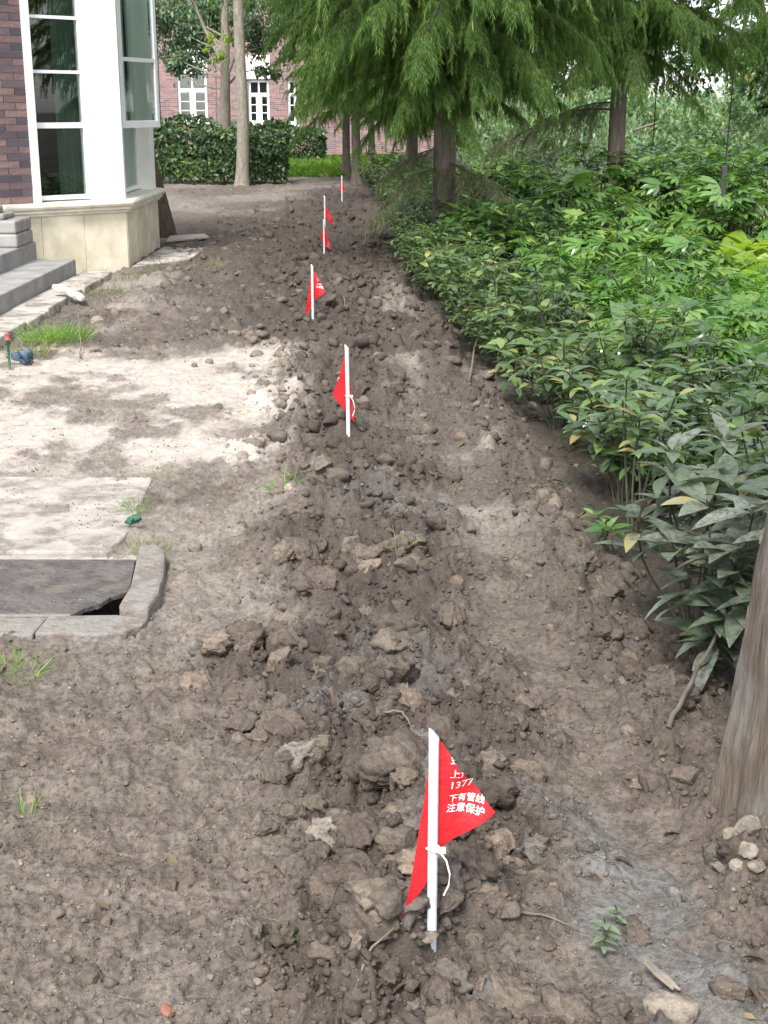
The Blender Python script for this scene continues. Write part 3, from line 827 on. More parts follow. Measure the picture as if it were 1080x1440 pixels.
# opened casement sash on the front
hinge = Vector((XF + 0.012, 14.56, 0)); sa = math.radians(21)
MS = Matrix(((math.sin(sa), -math.cos(sa), 0, hinge.x), (math.cos(sa), math.sin(sa), 0, hinge.y), (0, 0, 1, 0), (0, 0, 0, 1)))
sz0, sz1, sl = 1.42, 3.05, 0.76
sf = MB(); fw = 0.06
sf.box((0, 0, sz0), (fw, 0.045, sz1), MS); sf.box((sl - fw, 0, sz0), (sl, 0.045, sz1), MS)
sf.box((fw, 0, sz0), (sl - fw, 0.045, sz0 + 0.075), MS); sf.box((fw, 0, sz1 - fw), (sl - fw, 0.045, sz1), MS)
sash = hpart(sf, 'casement', M['upvc'], None, 0.004)
MB().box((fw, 0.004, 2.085), (sl - fw, 0.041, 2.125), MS).build('transom', M['upvc'], sash)
MB().box((sl, -0.002, sz0 + 0.01), (sl + 0.012, 0.047, sz1), MS).build('gasket', M['gasket'], sash)
for a, b in ((sz0 + 0.075, 2.085), (2.125, sz1 - fw)):
    MB().box((fw - 0.004, 0.02, a), (sl - fw + 0.004, 0.026, b), MS).build('pane', M['glass'], sash)
    MB().box((fw + 0.09, 0.027, a), (fw + 0.115, 0.038, b), MS).build('glazing_bar', M['gasket'], sash)
# far canted side of the bay and the room inside it
MBk = Matrix(((-0.707, -0.707, 0, XF), (0.707, -0.707, 0, 16.45), (0, 0, 1, 0), (0, 0, 0, 1)))
hpart(MB().box((0.02, 0.0, 0.715), (1.4, 0.18, ZT), MBk), 'bay_wall', M['render'])
hpart(MB().prism(bay_poly(0.05), ZT, ZT + 0.18), 'bay_roof', M['render'])
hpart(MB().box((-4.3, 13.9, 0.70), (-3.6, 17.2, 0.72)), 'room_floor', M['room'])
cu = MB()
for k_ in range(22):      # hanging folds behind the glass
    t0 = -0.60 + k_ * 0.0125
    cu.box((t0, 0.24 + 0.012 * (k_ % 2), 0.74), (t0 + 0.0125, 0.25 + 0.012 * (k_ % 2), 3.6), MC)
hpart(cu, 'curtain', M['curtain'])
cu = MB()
for k_ in range(60):      # pale folds added behind the front window to lighten the casement panes
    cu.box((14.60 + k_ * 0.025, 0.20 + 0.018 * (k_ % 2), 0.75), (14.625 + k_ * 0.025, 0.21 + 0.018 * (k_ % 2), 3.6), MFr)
hpart(cu, 'curtain', M['added_curtain'])

# ------------------------------------------------------------------ steps, column base, paving
stp = empty('concrete_steps', (-3.4, 11.5, 0), 'grey concrete steps beside the bay window plinth', 'steps')
def spart(mb, name, mat, bevel=0.012):
    o = mb.build(name, mat, stp, bevel); o.location = -stp.location; return o
spart(MB().box((-3.42, 8.2, -0.1), (-3.00, 13.30, 0.215)), 'step', M['concrete_grey'])
spart(MB().box((-4.4, 8.2, -0.1), (-3.39, 13.36, 0.375)), 'step', M['concrete_grey'])
cb = empty('column_base', (-3.74, 13.0, 0.375), 'stacked grey stone column base on the upper step', 'column base')
for z0, z1, rx, ry in ((0, 0.125, 0.345, 0.30), (0.128, 0.245, 0.338, 0.295), (0.245, 0.30, 0.21, 0.2)):
    MB().box((-rx, -ry, z0), (rx, ry, z1)).build('tier', M['concrete_grey'], cb, 0.02)
th = np.linspace(0, 2 * math.pi, 33)[:-1]
MB().prism([(0.15 * math.cos(a), 0.15 * math.sin(a)) for a in th], 0.30, 0.37).build('torus', M['concrete_grey'], cb, 0.02)
col_pts = [(0, 0, 0.36), (0, 0, 3.8)]
MB().tube(col_pts, [0.10, 0.09], 24).build('shaft', M['render'], cb, 0, True)
pav = empty('paving_strip', (-2.9, 11, 0), 'worn stone slab strip along the foot of the steps', 'paving')
yy = 8.2; rp = random.Random(5)
while yy < 13.5:
    L_ = rp.uniform(0.55, 0.75)
    o = MB().box((-2.996, yy + 0.004, -0.08), (-2.69 + rp.uniform(-0.015, 0.015), min(yy + L_, 13.55) - 0.004, 0.075 + rp.uniform(-0.006, 0.006))).build('slab', M['paver'], pav, 0.012)
    o.location = -pav.location; yy += L_
def slab_piece(name, pts, z0, z1, mat, label, cat, bevel=0.006, group=None):
    cx = sum(p[0] for p in pts) / len(pts); cy = sum(p[1] for p in pts) / len(pts)
    o = MB().prism([(p[0] - cx, p[1] - cy) for p in pts], 0, z1 - z0).build(name, mat, None, bevel)
    o.location = (cx, cy, z0); return tag(o, label, cat, group)
slab_piece('broken_slab', [(-2.62, 14.15), (-2.12, 14.9), (-2.10, 16.2), (-2.62, 16.3)], -0.02, 0.045, M['paver'], 'cracked pale slab lying beside the cream plinth', 'slab')
slab_piece('flat_board', [(-2.66, 16.75), (-2.20, 17.3), (-2.32, 17.75), (-2.72, 17.4)], 0.05, 0.075, M['plank'], 'pale flat board lying under the leaning brown board', 'board')
slab_piece('thin_board', [(-2.45, 16.35), (-2.05, 16.75), (-2.1, 17.05), (-2.6, 16.72)], 0.03, 0.045, M['wood'], 'thin dark board lying on the dirt past the plinth', 'board')
# leaning sheet of wood behind the bay
bA, bB, bC, bD = Vector((-2.66, 17.75, 0.02)), Vector((-3.30, 17.60, 0.02)), Vector((-3.58, 17.0, 1.75)), Vector((-2.97, 17.15, 1.75))
nn = (bB - bA).cross(bD - bA).normalized() * 0.022
mb = MB(); mb.add([list(p) for p in (bA, bB, bC, bD)] + [list(p + nn) for p in (bA, bB, bC, bD)], [[0,1,2,3],[7,6,5,4],[0,4,5,1],[1,5,6,2],[2,6,7,3],[3,7,4,0]])
o = mb.build('leaning_board', M['wood']); tag(o, 'tall dark brown board leaning against the far side of the bay', 'board')

# ------------------------------------------------------------------ slab and pit beside the trench
sl_ = MB()
o = slab_piece('concrete_slab', [(-2.6, 4.82), (-1.02, 4.80), (-1.00, 5.1), (-1.02, 5.45), (-1.04, 5.88), (-2.6, 5.90)], -0.12, 0.018, M['concrete'], 'pale flat concrete slab beside the open pit', 'slab', 0.012)
pit = empty('drain_pit', (-1.5, 4.4, 0), 'sunken drain pit with a dark lid and a cracked concrete rim', 'pit')
def ppart(mb, name, mat, bevel=0.0):
    o = mb.build(name, mat, pit, bevel); o.location = -pit.location; return o
ppart(MB().prism([(-0.865, 4.13), (-0.765, 4.10), (-0.752, 4.25), (-0.765, 4.45), (-0.80, 4.70), (-0.85, 4.785), (-0.905, 4.75), (-0.86, 4.32)], -0.2, 0.058), 'rim', M['rim'], 0.012)
ppart(MB().prism([(-1.10, 3.965), (-0.90, 3.95), (-0.82, 3.97), (-0.77, 4.04), (-0.765, 4.095), (-0.87, 4.125), (-1.09, 4.115)], -0.2, 0.026), 'rim', M['rim'], 0.008)
ppart(MB().prism([(-2.5, 3.955), (-1.105, 3.962), (-1.095, 4.113), (-2.5, 4.115)], -0.2, 0.020), 'rim', M['rim'], 0.008)
ppart(MB().box((-2.5, 4.715, -0.5), (-0.915, 4.795, 0.008)), 'pit_wall', M['concrete'], 0.004)
M['lid'] = simple_mat('mud_stained_lid', (0.070, 0.062, 0.058), 0.45, 9, 0.85, 0.9, 40, 0.02, dirt=0.75, dscale=11)
ppart(MB().prism([(-2.5, 4.14), (-1.02, 4.135), (-0.99, 4.20), (-0.95, 4.235), (-0.925, 4.31), (-0.872, 4.36), (-0.912, 4.705), (-2.5, 4.71)], 0.002, 0.020), 'lid', M['lid'], 0.003)
ppart(MB().box((-2.5, 4.117, 0.004), (-1.02, 4.137, 0.024)), 'lid_edge', M['rim'], 0.003)

# ------------------------------------------------------------------ far building behind the hedge
fb = empty('far_building', (-8, 52, 0), 'brick building with white windows standing behind the hedge', 'building')
def fpart(mb, name, mat, parent=None, bevel=0):
    o = mb.build(name, mat, parent or fb, bevel)
    if parent is None: o.location = -fb.location
    return o
YB = 52.0
wins = []
for (u0, u1, v0, v1) in ((251, 290, 104, 171), (350, 378, 112, 173), (405, 416, 112, 174), (150, 189, 104, 171), (60, 99, 104, 171)):
    a = Dp(u0, v1, YB); b = Dp(u1, v0, YB); wins.append((a.x, b.x, a.z, b.z))
wins.sort()
xl, xr = -22.0, Dp(470, 150, YB).x + 4
ztop = 7.0; mbw = MB(); xs = xl
for (a, b, z0, z1) in wins:
    mbw.box((xs, YB, -0.2), (a, YB + 0.4, ztop)); mbw.box((a, YB, -0.2), (b, YB + 0.4, z0)); mbw.box((a, YB, z1), (b, YB + 0.4, ztop)); xs = b
mbw.box((xs, YB, -0.2), (xr, YB + 0.4, ztop))
fpart(mbw, 'wall', M['brick_far'])
fpart(MB().box((xl, YB + 0.41, -0.2), (xr, YB + 8, ztop)), 'building_core', M['room'])  # dark block behind the panes stands in for unlit rooms
fpart(MB().box((xl - 0.4, YB - 0.5, ztop), (xr + 0.4, YB + 9, ztop + 0.4)), 'roof', M['roof'])
for (a, b, z0, z1) in wins:
    w = MB(); fw = 0.09; d0, d1 = YB + 0.12, YB + 0.22; zt = z0 + (z1 - z0) * 0.66; xm = (a + b) / 2
    w.box((a, d0, z0), (a + fw, d1, z1)); w.box((b - fw, d0, z0), (b, d1, z1))
    w.box((a + fw, d0, z0), (b - fw, d1, z0 + fw)); w.box((a + fw, d0, z1 - fw), (b - fw, d1, z1)); w.box((a + fw, d0 - 0.003, zt - 0.06), (b - fw, d1, zt + 0.06))
    wide = b - a > 0.5
    if wide: w.box((xm - 0.11, d0 - 0.005, z0 + fw), (xm + 0.11, d1 - 0.01, zt - 0.06)); w.box((xm - 0.03, d0, zt + 0.06), (xm + 0.03, d1, z1 - fw))
    wo_ = fpart(w, 'window', M['upvc'])
    for (pa, pb) in (((a + fw, xm - 0.11), (xm + 0.11, b - fw)) if wide else ((a + fw, b - fw),)):
        for k_ in range(3):
            q0 = z0 + fw + (zt - 0.06 - z0 - fw) * k_ / 3; q1 = z0 + fw + (zt - 0.06 - z0 - fw) * (k_ + 1) / 3
            MB().box((pa, d0 + 0.06, q0), (pb, d0 + 0.07, q1 - 0.03)).build('pane', M['glass'], wo_)
            MB().box((pa, d0 + 0.03, q1 - 0.03), (pb, d0 + 0.075, q1)).build('glazing_bar', M['upvc'], wo_)
    MB().box((a + fw, d0 + 0.06, zt + 0.06), (b - fw, d0 + 0.07, z1 - fw)).build('pane', M['glass'], wo_)
    fpart(MB().box((a - 0.1, YB - 0.08, z0 - 0.1), (b + 0.1, YB + 0.1, z0 - 0.002)), 'window_sill', M['render'])
    if wide: fpart(MB().box((a - 0.05, YB - 0.05, z1 + 0.02), (b + 0.05, YB - 0.002, z1 + 0.85)), 'lintel_panel', M['render'])

# ------------------------------------------------------------------ flags
def flag_text(lines):
    """printed lines as flat triangles in (x, drop) coordinates of the right-hand panel"""
    VV, TT, off = [], [], 0
    for txt, x0, d0, size, rot in lines:
        cu_ = bpy.data.curves.new('print', 'FONT'); cu_.body = txt; cu_.size = size; cu_.offset = size * 0.010; cu_.resolution_u = 2
        ob = bpy.data.objects.new('print', cu_); COL.objects.link(ob)
        dg = bpy.context.evaluated_depsgraph_get(); me = ob.evaluated_get(dg).to_mesh(); me.calc_loop_triangles()
        v = np.array([list(p.co) for p in me.vertices]) if len(me.vertices) else np.zeros((0, 3))
        t = np.array([list(q.vertices) for q in me.loop_triangles]) if len(me.vertices) else np.zeros((0, 3), int)
        ob.evaluated_get(dg).to_mesh_clear(); bpy.data.objects.remove(ob); bpy.data.curves.remove(cu_)
        if not len(v): continue
        c, s_ = math.cos(rot), math.sin(rot)
        VV.append(np.stack([x0 + v[:, 0] * c + v[:, 1] * s_, d0 + v[:, 0] * s_ - v[:, 1] * c], 1)); TT.append(t + off); off += len(v)
    return np.concatenate(VV), np.concatenate(TT)

def make_flag(u, v, height, label, right, left, att=(0.012, 0.265), lines=None, yaw=0.0, lean=0.0, top_drop=0.0, tie=True, left_end=None):
    p = on_ground(u, v)
    root = empty('marker_flag', p, label, 'flag', None, yaw)
    pr = 0.0098
    mbp = MB()
    th = np.arange(14) * 2 * math.pi / 14
    rings = []
    for z in (-0.12, 0.05, 0.2, height - 0.03):
        rings.append([[pr * math.cos(a) + lean * max(z, 0), pr * math.sin(a), z] for a in th])
    rings.append([[pr * math.cos(a) + lean * height, pr * math.sin(a), height - 0.012 * (1 + math.cos(a)) * 0.8] for a in th])
    V = [q for r in rings for q in r]; n = 14
    Fc = [[i * n + j, i * n + (j + 1) % n, (i + 1) * n + (j + 1) % n, (i + 1) * n + j] for i in range(4) for j in range(n)] + [list(range(4 * n, 5 * n))]
    mbp.add(V, Fc).build('pole', M['pole'], root, 0, True)
    zt = height - 0.012 - top_drop
    def surf(x, d):      # depth of the cloth behind the pole's axis
        return 0.0105 + np.abs(x) * 0.22 + 0.008 * np.sin(x * 60 + d * 26) * np.clip(np.abs(x) / 0.05, 0, 1) + 0.004 * np.sin(d * 55) * np.clip(np.abs(x) / 0.04, 0, 1)
    VV, FF = [], []; off = 0; N = 12
    for tip, sgn in ((right, 1), (left, -1)):
        if tip is None: continue
        d_end = att[1] if sgn > 0 else (left_end or min(att[1] + 0.04, tip[1] * 0.92))
        for i in range(N + 1):
            for j in range(N + 1):
                s_, t_ = i / N, j / N
                dp = s_ * d_end; a = np.array([0.0, dp + (0 if sgn > 0 else 0.0)])
                b = np.array(tip)
                q = a + (b - a) * t_
                # slack outer edges
                q[1] += 0.018 * math.sin(math.pi * t_) * (1 - s_) * (0.4 if sgn > 0 else 1.0)
                VV.append([q[0] + lean * (zt - q[1]), float(surf(q[0], q[1])) if sgn > 0 else 0.0095 - abs(q[0]) * 0.75 + 0.004 * math.sin(q[1] * 40) * t_, zt - q[1]])
        idx = np.arange((N + 1) ** 2).reshape(N + 1, N + 1) + off
        FF.append(np.stack([idx[:-1, :-1], idx[:-1, 1:], idx[1:, 1:], idx[1:, :-1]], -1).reshape(-1, 4)); off += (N + 1) ** 2
    cl = link('cloth', mk_mesh('cloth', np.array(VV), np.concatenate(FF), M['cloth'], True), root)
    if lines:
        tv, tt_ = flag_text(lines)
        sgn = 1 if lines[0][1] >= 0 else -1
        tip = right if sgn > 0 else left
        cen = tv[tt_].mean(1)
        k_ = abs(tip[0]) / max(tip[1], 1e-3)
        keep = (np.abs(cen[:, 0]) < cen[:, 1] * k_ - 0.002) & (np.abs(cen[:, 0]) < abs(tip[0]) - 0.003)
        tt_ = tt_[keep]
        if len(tt_):
            y_ = (surf(tv[:, 0], tv[:, 1]) if sgn > 0 else 0.0095 - np.abs(tv[:, 0]) * 0.75 - 0.004) - 0.0022
            P3 = np.stack([tv[:, 0] + lean * (zt - tv[:, 1]), y_, zt - tv[:, 1]], 1)
            link('lettering', mk_mesh('lettering', P3, tt_, M['ink']), cl)
    if tie:
        zz = zt - 0.24
        mt = MB()
        mt.tube([(math.cos(a) * 0.0122 + lean * zz, math.sin(a) * 0.0122, zz + 0.002 * math.sin(2 * a)) for a in np.linspace(0, 2 * math.pi, 15)], [0.0022] * 15, 5, False)
        mt.box((0.010 + lean * zz, -0.014, zz - 0.004), (0.024 + lean * zz, -0.006, zz + 0.006))
        tl = [(0.012, -0.011, zz), (0.026, -0.013, zz - 0.02), (0.033, -0.012, zz - 0.05), (0.031, -0.010, zz - 0.075), (0.022, -0.008, zz - 0.098)]
        mt.tube([(a + lean * zz, b, c) for a, b, c in tl], [0.0018] * 5, 5)
        mt.build('cable_tie', M['tie'], root)
    return root

T1 = [('金', 0.032, 0.066, 0.020, 0.10), ('上海', 0.031, 0.094, 0.0205, 0.08), ('1377', 0.030, 0.120, 0.0235, 0.08), ('下有管线', 0.029, 0.149, 0.0178, 0.15), ('注意保护', 0.025, 0.169, 0.0188, 0.18)]
def flip(lines, k): return [(t, -x - k, d, s, -r) for t, x, d, s, r in lines]
make_flag(607, 1322, 0.455, 'red flag on a white tube showing white printed characters beside the grey clay', (0.122, 0.180), (-0.056, 0.375), (0.012, 0.262), T1)
make_flag(490, 606, 0.42, 'red flag wrapped to one side of its tube above dark clods', (0.030, 0.375), (-0.072, 0.225), (0.012, 0.34), flip(T1, 0.085), lean=-0.012, left_end=0.335)
make_flag(440, 448, 0.42, 'red flag spread both ways next to a large pale clod', (0.100, 0.205), (-0.062, 0.38), (0.012, 0.28), T1, tie=False)
make_flag(456, 357, 0.37, 'short red flag drooping half over its tube in front of a leaning taller flag', (0.075, 0.33), (-0.040, 0.19), (0.012, 0.27), None, tie=False, left_end=0.26)
make_flag(457, 324, 0.44, 'red flag sagging low on a bare topped white tube', (0.13, 0.30), None, (0.04, 0.20), None, tie=False, top_drop=0.07)
make_flag(481, 281, 0.40, 'small red flag at the far end of the trench by the grass', (0.055, 0.26), (-0.045, 0.24), (0.012, 0.25), None, tie=False)

# ------------------------------------------------------------------ small loose things
r4 = np.random.default_rng(44)
ROCKS = [rock_geo(3, r4, 7, 0.10, 0.75) for _ in range(6)]
def stone(u, v, size, mat, label, cat='stone', k=0, rot=0.0, sx=(1, 1, 1), name='stone', group=None):
    p = on_ground(u, v)
    gv, gf = ROCKS[k % 6]
    o = link(name, mk_mesh(name, gv * np.array(sx), gf, M[mat], True), None, loc=p + Vector((0, 0, size * 0.30)), rot=(0, 0, rot), scale=size)
    return tag(o, label, cat, group)
stone(1048, 1170, 0.040, 'stone', 'biggest of the pale lumps at the foot of the near trunk', k=0)
for i, (u, v, sz) in enumerate(((1030, 1183, 0.026), (1052, 1201, 0.024), (1012, 1224, 0.021), (1062, 1222, 0.023), (1037, 1222, 0.02))):
    stone(u, v, sz, 'stone', 'small pale rounded stone among others below the near trunk', 'stone', i + 1, i * 1.3, (1, 1, 1), 'stone', 'pale stones below the near trunk')
stone(500, 1214, 0.020, 'stone', 'pale pointed stone in the trench beside the lettered flag', k=2)
stone(700, 1134, 0.014, 'stone', 'little white pebble next to the tip of the lettered flag', k=3)
stone(600, 1335, 0.025, 'clod', 'dark wet clod against the foot of the lettered flag', 'clod', 4, 0.4, (1, 1, 0.8), 'wet_clod')
stone(236, 1425, 0.022, 'brickbit', 'orange brick fragment in the dirt', 'brick fragment', 5, 0.7, (0.6, 1.2, 0.5), 'brick_fragment')
stone(940, 1432, 0.055, 'stone', 'large pale rounded stone by the bleached wood chip', k=1, sx=(1, 1, 0.75))
stone(455, 660, 0.060, 'clod', 'reddish brown wedge shaped clod standing up in the trench', 'clod', 3, 0.2, (0.8, 0.8, 1.2), 'wedge_clod')
stone(465, 425, 0.085, 'clod', 'large pale clod beside the spread flag', 'clod', 2, 1.0, (1.1, 0.9, 0.7), 'pale_clod')
stone(375, 808, 0.030, 'clod', 'dark grey clod near the pit rim', 'clod', 1, 0.2, (1.1, 0.9, 0.8), 'grey_clod')

def twig(pts, r0, label, mat='twig', name='twig', cat='twig', lift=0.008, branches=()):
    P = []
    for (u, v, dz) in pts:
        q = on_ground(u, v); P.append(np.array([q.x, q.y, q.z + lift + dz]))
    base = P[0].copy()
    tt = np.linspace(0, len(P) - 1, len(P) * 3)
    Q = np.stack([np.interp(tt, range(len(P)), [p[i] for p in P]) for i in range(3)], 1) - base
    Q += np.random.default_rng(int(pts[0][0])).normal(size=Q.shape) * r0 * 0.35
    mb = MB().tube(Q, np.linspace(r0, r0 * 0.45, len(Q)), 6)
    o = mb.build(name, M[mat], None, 0, True); o.location = base
    return tag(o, label, cat)
twig([(540, 1010, 0.01), (565, 1020, 0.03), (580, 1035, 0.01)], 0.004, 'thin bent twig on the clods behind the lettered flag')
twig([(488, 432, 0.0), (486, 456, 0.10), (484, 440, 0.12)], 0.008, 'stick poking up near the spread flag')
twig([(500, 1395, 0.0), (520, 1350, 0.015), (560, 1320, 0.02), (590, 1302, 0.01)], 0.003, 'long dry stalk arching over soil below the lettered flag')
twig([(770, 1150, 0.0), (790, 1132, 0.01), (812, 1120, 0.0)], 0.0025, 'short pale straw on the compacted path')
twig([(680, 1222, 0.0), (672, 1205, 0.02), (664, 1190, 0.01)], 0.0022, 'short straw lying on grey clay')
twig([(938, 1036, 0.0), (965, 1005, 0.07), (1000, 975, 0.16), (1030, 950, 0.26)], 0.008, 'thick grey fallen branch propped against the near trunk', 'dead_wood', 'fallen_branch', 'branch', 0.012)
twig([(560, 800, 0.0), (556, 785, 0.05), (552, 772, 0.09)], 0.0025, 'dry stalk standing in the dark trench clods')
twig([(730, 1290, 0.0), (770, 1300, 0.01), (815, 1318, 0.012)], 0.003, 'dry stick lying near the muddy seedling')
twig([(660, 540, 0.0), (668, 505, 0.06), (680, 470, 0.15)], 0.009, 'bare leaning stick in front of the shrubs')
twig([(113, 505, 0.0), (114, 490, 0.05), (112, 472, 0.16)], 0.006, 'dead upright twig by the paving strip')
# bleached wood chip and chalky scrap
pw = on_ground(925, 1385)
o = MB().prism([(-0.010, -0.048), (-0.002, -0.040), (0.006, -0.053), (0.014, -0.015), (0.009, 0.012), (0.010, 0.030), (0.001, 0.044), (-0.004, 0.034), (-0.009, 0.038), (-0.013, 0.0)], 0, 0.006).build('wood_chip', M['chip'], None, 0.002); o.location = pw + Vector((0, 0, 0.02)); o.rotation_euler = (0.15, 0.25, math.radians(36))
tag(o, 'bleached splinter of wood below the muddy seedling', 'wood chip')
ps = on_ground(100, 428)
mb = MB(); mb.prism([(-0.20, 0.16), (-0.12, 0.19), (-0.05, 0.12), (0.10, -0.02), (0.15, -0.12), (0.12, -0.15), (0.05, -0.10), (-0.06, 0.04), (-0.16, 0.08)], 0, 0.05)
o = mb.build('plaster_scrap', M['white_scrap'], None, 0.015); o.location = (ps.x, ps.y, 0.085); o.rotation_euler = (0.1, 0.12, 0)
tag(o, 'white broken scrap lying across the paving edge', 'scrap')
# red-topped stake and blue bundle
pk = on_ground(14, 520)
stake = empty('red_topped_stake', pk, 'short green stake with a red cap at the paving edge', 'stake')
MB().tube([(0, 0, -0.05), (0.0, 0, 0.20)], [0.009, 0.008], 10).build('shaft', M['green_rag'], stake, 0, True)
MB().tube([(0, 0, 0.19), (0, 0, 0.225)], [0.017, 0.016], 12).build('cap', M['red_cap'], stake, 0.004, True)
gv, gf = rock_geo(3, r4, 10, 0.25, 0.9)
pb_ = on_ground(34, 512)
tag(link('blue_plastic', mk_mesh('blue_plastic', gv, gf, M['blue'], False), None, loc=pb_ + Vector((0, 0, 0.05)), scale=0.065), 'crumpled dark blue plastic beside the red capped stake', 'litter')
gv, gf = rock_geo(3, r4, 9, 0.35, 0.8)
pg_ = on_ground(186, 742)
tag(link('green_wrapper', mk_mesh('green_wrapper', gv, gf, M['green_rag'], False), None, loc=pg_ + Vector((0, 0, 0.03)), scale=(0.03, 0.022, 0.026)), 'crumpled green wrapper at the corner of the pale slab', 'litter')

# dead leaves and straws strewn about
rl = np.random.default_rng(12)
def strew(name, n, geo, mat, smin, smax, label, cat, wt, up=0.15):
    y_ = 1.8 * (26 / 1.8) ** rl.random(n * 4); x_ = (rl.random(n * 4) * 2 - 1) * (0.31 * y_ + 0.2)
    z_ = zones(x_, y_); k = (rl.random(n * 4) < wt(z_, x_, y_)) & allowed(x_, y_)
    x_, y_ = x_[k][:n], y_[k][:n]; m = len(x_); a = rl.random(m) * 6.28
    D = np.stack([np.cos(a), np.sin(a), rl.normal(size=m) * up], 1); Nn = np.stack([rl.normal(size=m) * .3, rl.normal(size=m) * .3, np.ones(m)], 1)
    ms = frames(D, Nn, np.stack([x_, y_, ground_h(x_, y_) + 0.008], 1), rl.uniform(smin, smax, m) * (1 + 0.04 * y_))
    v, f, rn = join_geo(*geo, ms)
    return tag(link(name, mk_mesh(name, v, f, M[mat], True, {'rnd': rn})), label, cat, None, 'stuff')
strew('leaf_litter', 1500, leaf_geo(1, 0.42, 0.25, 0.3, 3, 0.85), 'lf_litter', 0.02, 0.055, 'dead brown leaves strewn under the shrubs and over soil', 'dead leaves', lambda z, x, y: 0.008 + 0.5 * z[1] + 0.9 * z[2])
strew('straw', 1300, leaf_geo(1, 0.035, 0.1, 0.15, 3, 0.5), 'lf_litter', 0.02, 0.075, 'bits of dry straw and root strewn over the soil', 'straw', lambda z, x, y: 0.5 * (1 - z[2]) * (1 - z[5]))

# tufts and seedlings
BLV, BLF = leaf_geo(1, 0.032, 0.1, 0.5, 4, 0.5)
def tuft(u, v, h, n, spread, mat, label, cat='grass tuft', group=None, up=0.8):
    p = on_ground(u, v); r = np.random.default_rng(int(u * 7 + v))
    ms = []
    for _ in range(n):
        a = r.uniform(0, 6.28); q = np.array([math.cos(a), math.sin(a), 0]) * r.random() ** 0.7 * spread
        d = np.array([math.cos(a + r.normal() * .6), math.sin(a + r.normal() * .6), 0]) * r.uniform(0.2, 0.9) + np.array([0, 0, up])
        ms.append(m4(frame(d, (r.normal(), r.normal(), 1)), q - np.array([0, 0, 0.01]), h * r.uniform(0.45, 1.1)))
    vv, ff, rn = join_geo(BLV, BLF, ms)
    return tag(link('grass_tuft', mk_mesh('grass_tuft', vv, ff, M[mat], True, {'rnd': rn}), None, loc=p), label, cat, group)
tuft(80, 478, 0.17, 620, 0.24, 'lf_grass', 'bushiest green grass tuft beside the paving strip')
tuft(45, 498, 0.16, 160, 0.16, 'lf_drygrass', 'straggly grass tuft between the stake and the bushy tuft')
tuft(124, 384, 0.12, 300, 0.20, 'lf_grass', 'green weeds rooted at the foot of the cream plinth')
tuft(148, 412, 0.13, 240, 0.24, 'lf_drygrass', 'thin grass past the white scrap')
tuft(188, 392, 0.12, 180, 0.28, 'lf_drygrass', 'dry grass beside the cracked pale slab')
tuft(265, 375, 0.16, 120, 0.40, 'lf_drygrass', 'sparse dry grass on dirt past the cracked slab')
tuft(190, 718, 0.10, 60, 0.07, 'lf_grass', 'green weed at the pale slab corner by the wrapper')
tuft(215, 775, 0.07, 70, 0.06, 'lf_weed', 'leafy green weed between the pit rim and the wrapper')
tuft(205, 770, 0.07, 90, 0.09, 'lf_drygrass', 'wilted grass between slab and pit rim')
tuft(232, 668, 0.08, 50, 0.08, 'lf_drygrass', 'small wilted tuft past the slab corner')
tuft(10, 950, 0.10, 150, 0.11, 'lf_grass', 'green tuft in front of the pit')
tuft(252, 1038, 0.05, 60, 0.05, 'lf_drygrass', 'tiny yellowish tuft on the bare dirt')
tuft(42, 1145, 0.085, 14, 0.015, 'lf_grass', 'single tall grass sprig on the bare dirt', up=2.0)
tuft(392, 690, 0.16, 16, 0.05, 'lf_weed', 'bright green sprout among the trench clods')
tuft(400, 1318, 0.035, 60, 0.022, 'lf_weed', 'tiny bright green seedling at the trench edge')
tuft(815, 1110, 0.05, 40, 0.04, 'lf_drygrass', 'dry straw tuft on the compacted path')
tuft(625, 690, 0.06, 30, 0.06, 'lf_drygrass', 'faded tuft at the edge of the pale path')
tuft(565, 770, 0.09, 30, 0.06, 'lf_drygrass', 'torn roots tangled in the dark clods')
tuft(300, 800, 0.05, 120, 0.20, 'lf_drygrass', 'sparse short grass beside the pit rim')
LFV, LFF = leaf_geo(1, 0.45, 0.12, 0.3, 5, 0.8)
def seedling(u, v, n, L, h, mat, label):
    p = on_ground(u, v); r = np.random.default_rng(int(u))
    root = empty('seedling', p, label, 'seedling')
    st = MB().tube([(0, 0, -0.02), (0.004, 0.003, h * 0.6), (0.0, 0.01, h)], [0.003, 0.0025, 0.0015], 6); st.build('stem', M['stem'], root, 0, True)
    me = mk_mesh('leaf', LFV, LFF, M[mat], True)
    for i in range(n):
        a = i * 2.4 + r.normal() * 0.3; zz = h * (0.25 + 0.75 * i / n)
        d = np.array([math.cos(a), math.sin(a), r.uniform(0.0, 0.7)])
        link('leaf', me, root, mw=Matrix(m4(frame(d), (0, 0, zz), L * r.uniform(0.7, 1.15)).tolist()))
    return root
seedling(848, 1348, 16, 0.036, 0.085, 'lf_seed', 'dusty grey green seedling with oval leaves on the loose clods')
seedling(865, 1300, 5, 0.030, 0.04, 'lf_seed', 'small muddy sprig above the oval leaved seedling')

# ------------------------------------------------------------------ conifers with drooping feathery boughs
def strand_geo():
    # a hanging frond: narrow strip in two segments along +Y, bending towards -Z
    w = 0.5
    V = [[-w * .5, 0, 0], [w * .5, 0, 0], [-w, 0.5, -0.06], [w, 0.5, -0.06], [-w * .15, 1, -0.25], [w * .15, 1, -0.25]]
    return np.array(V, float), np.array([[0, 1, 3, 2], [2, 3, 5, 4]])
SV, SF = strand_geo()

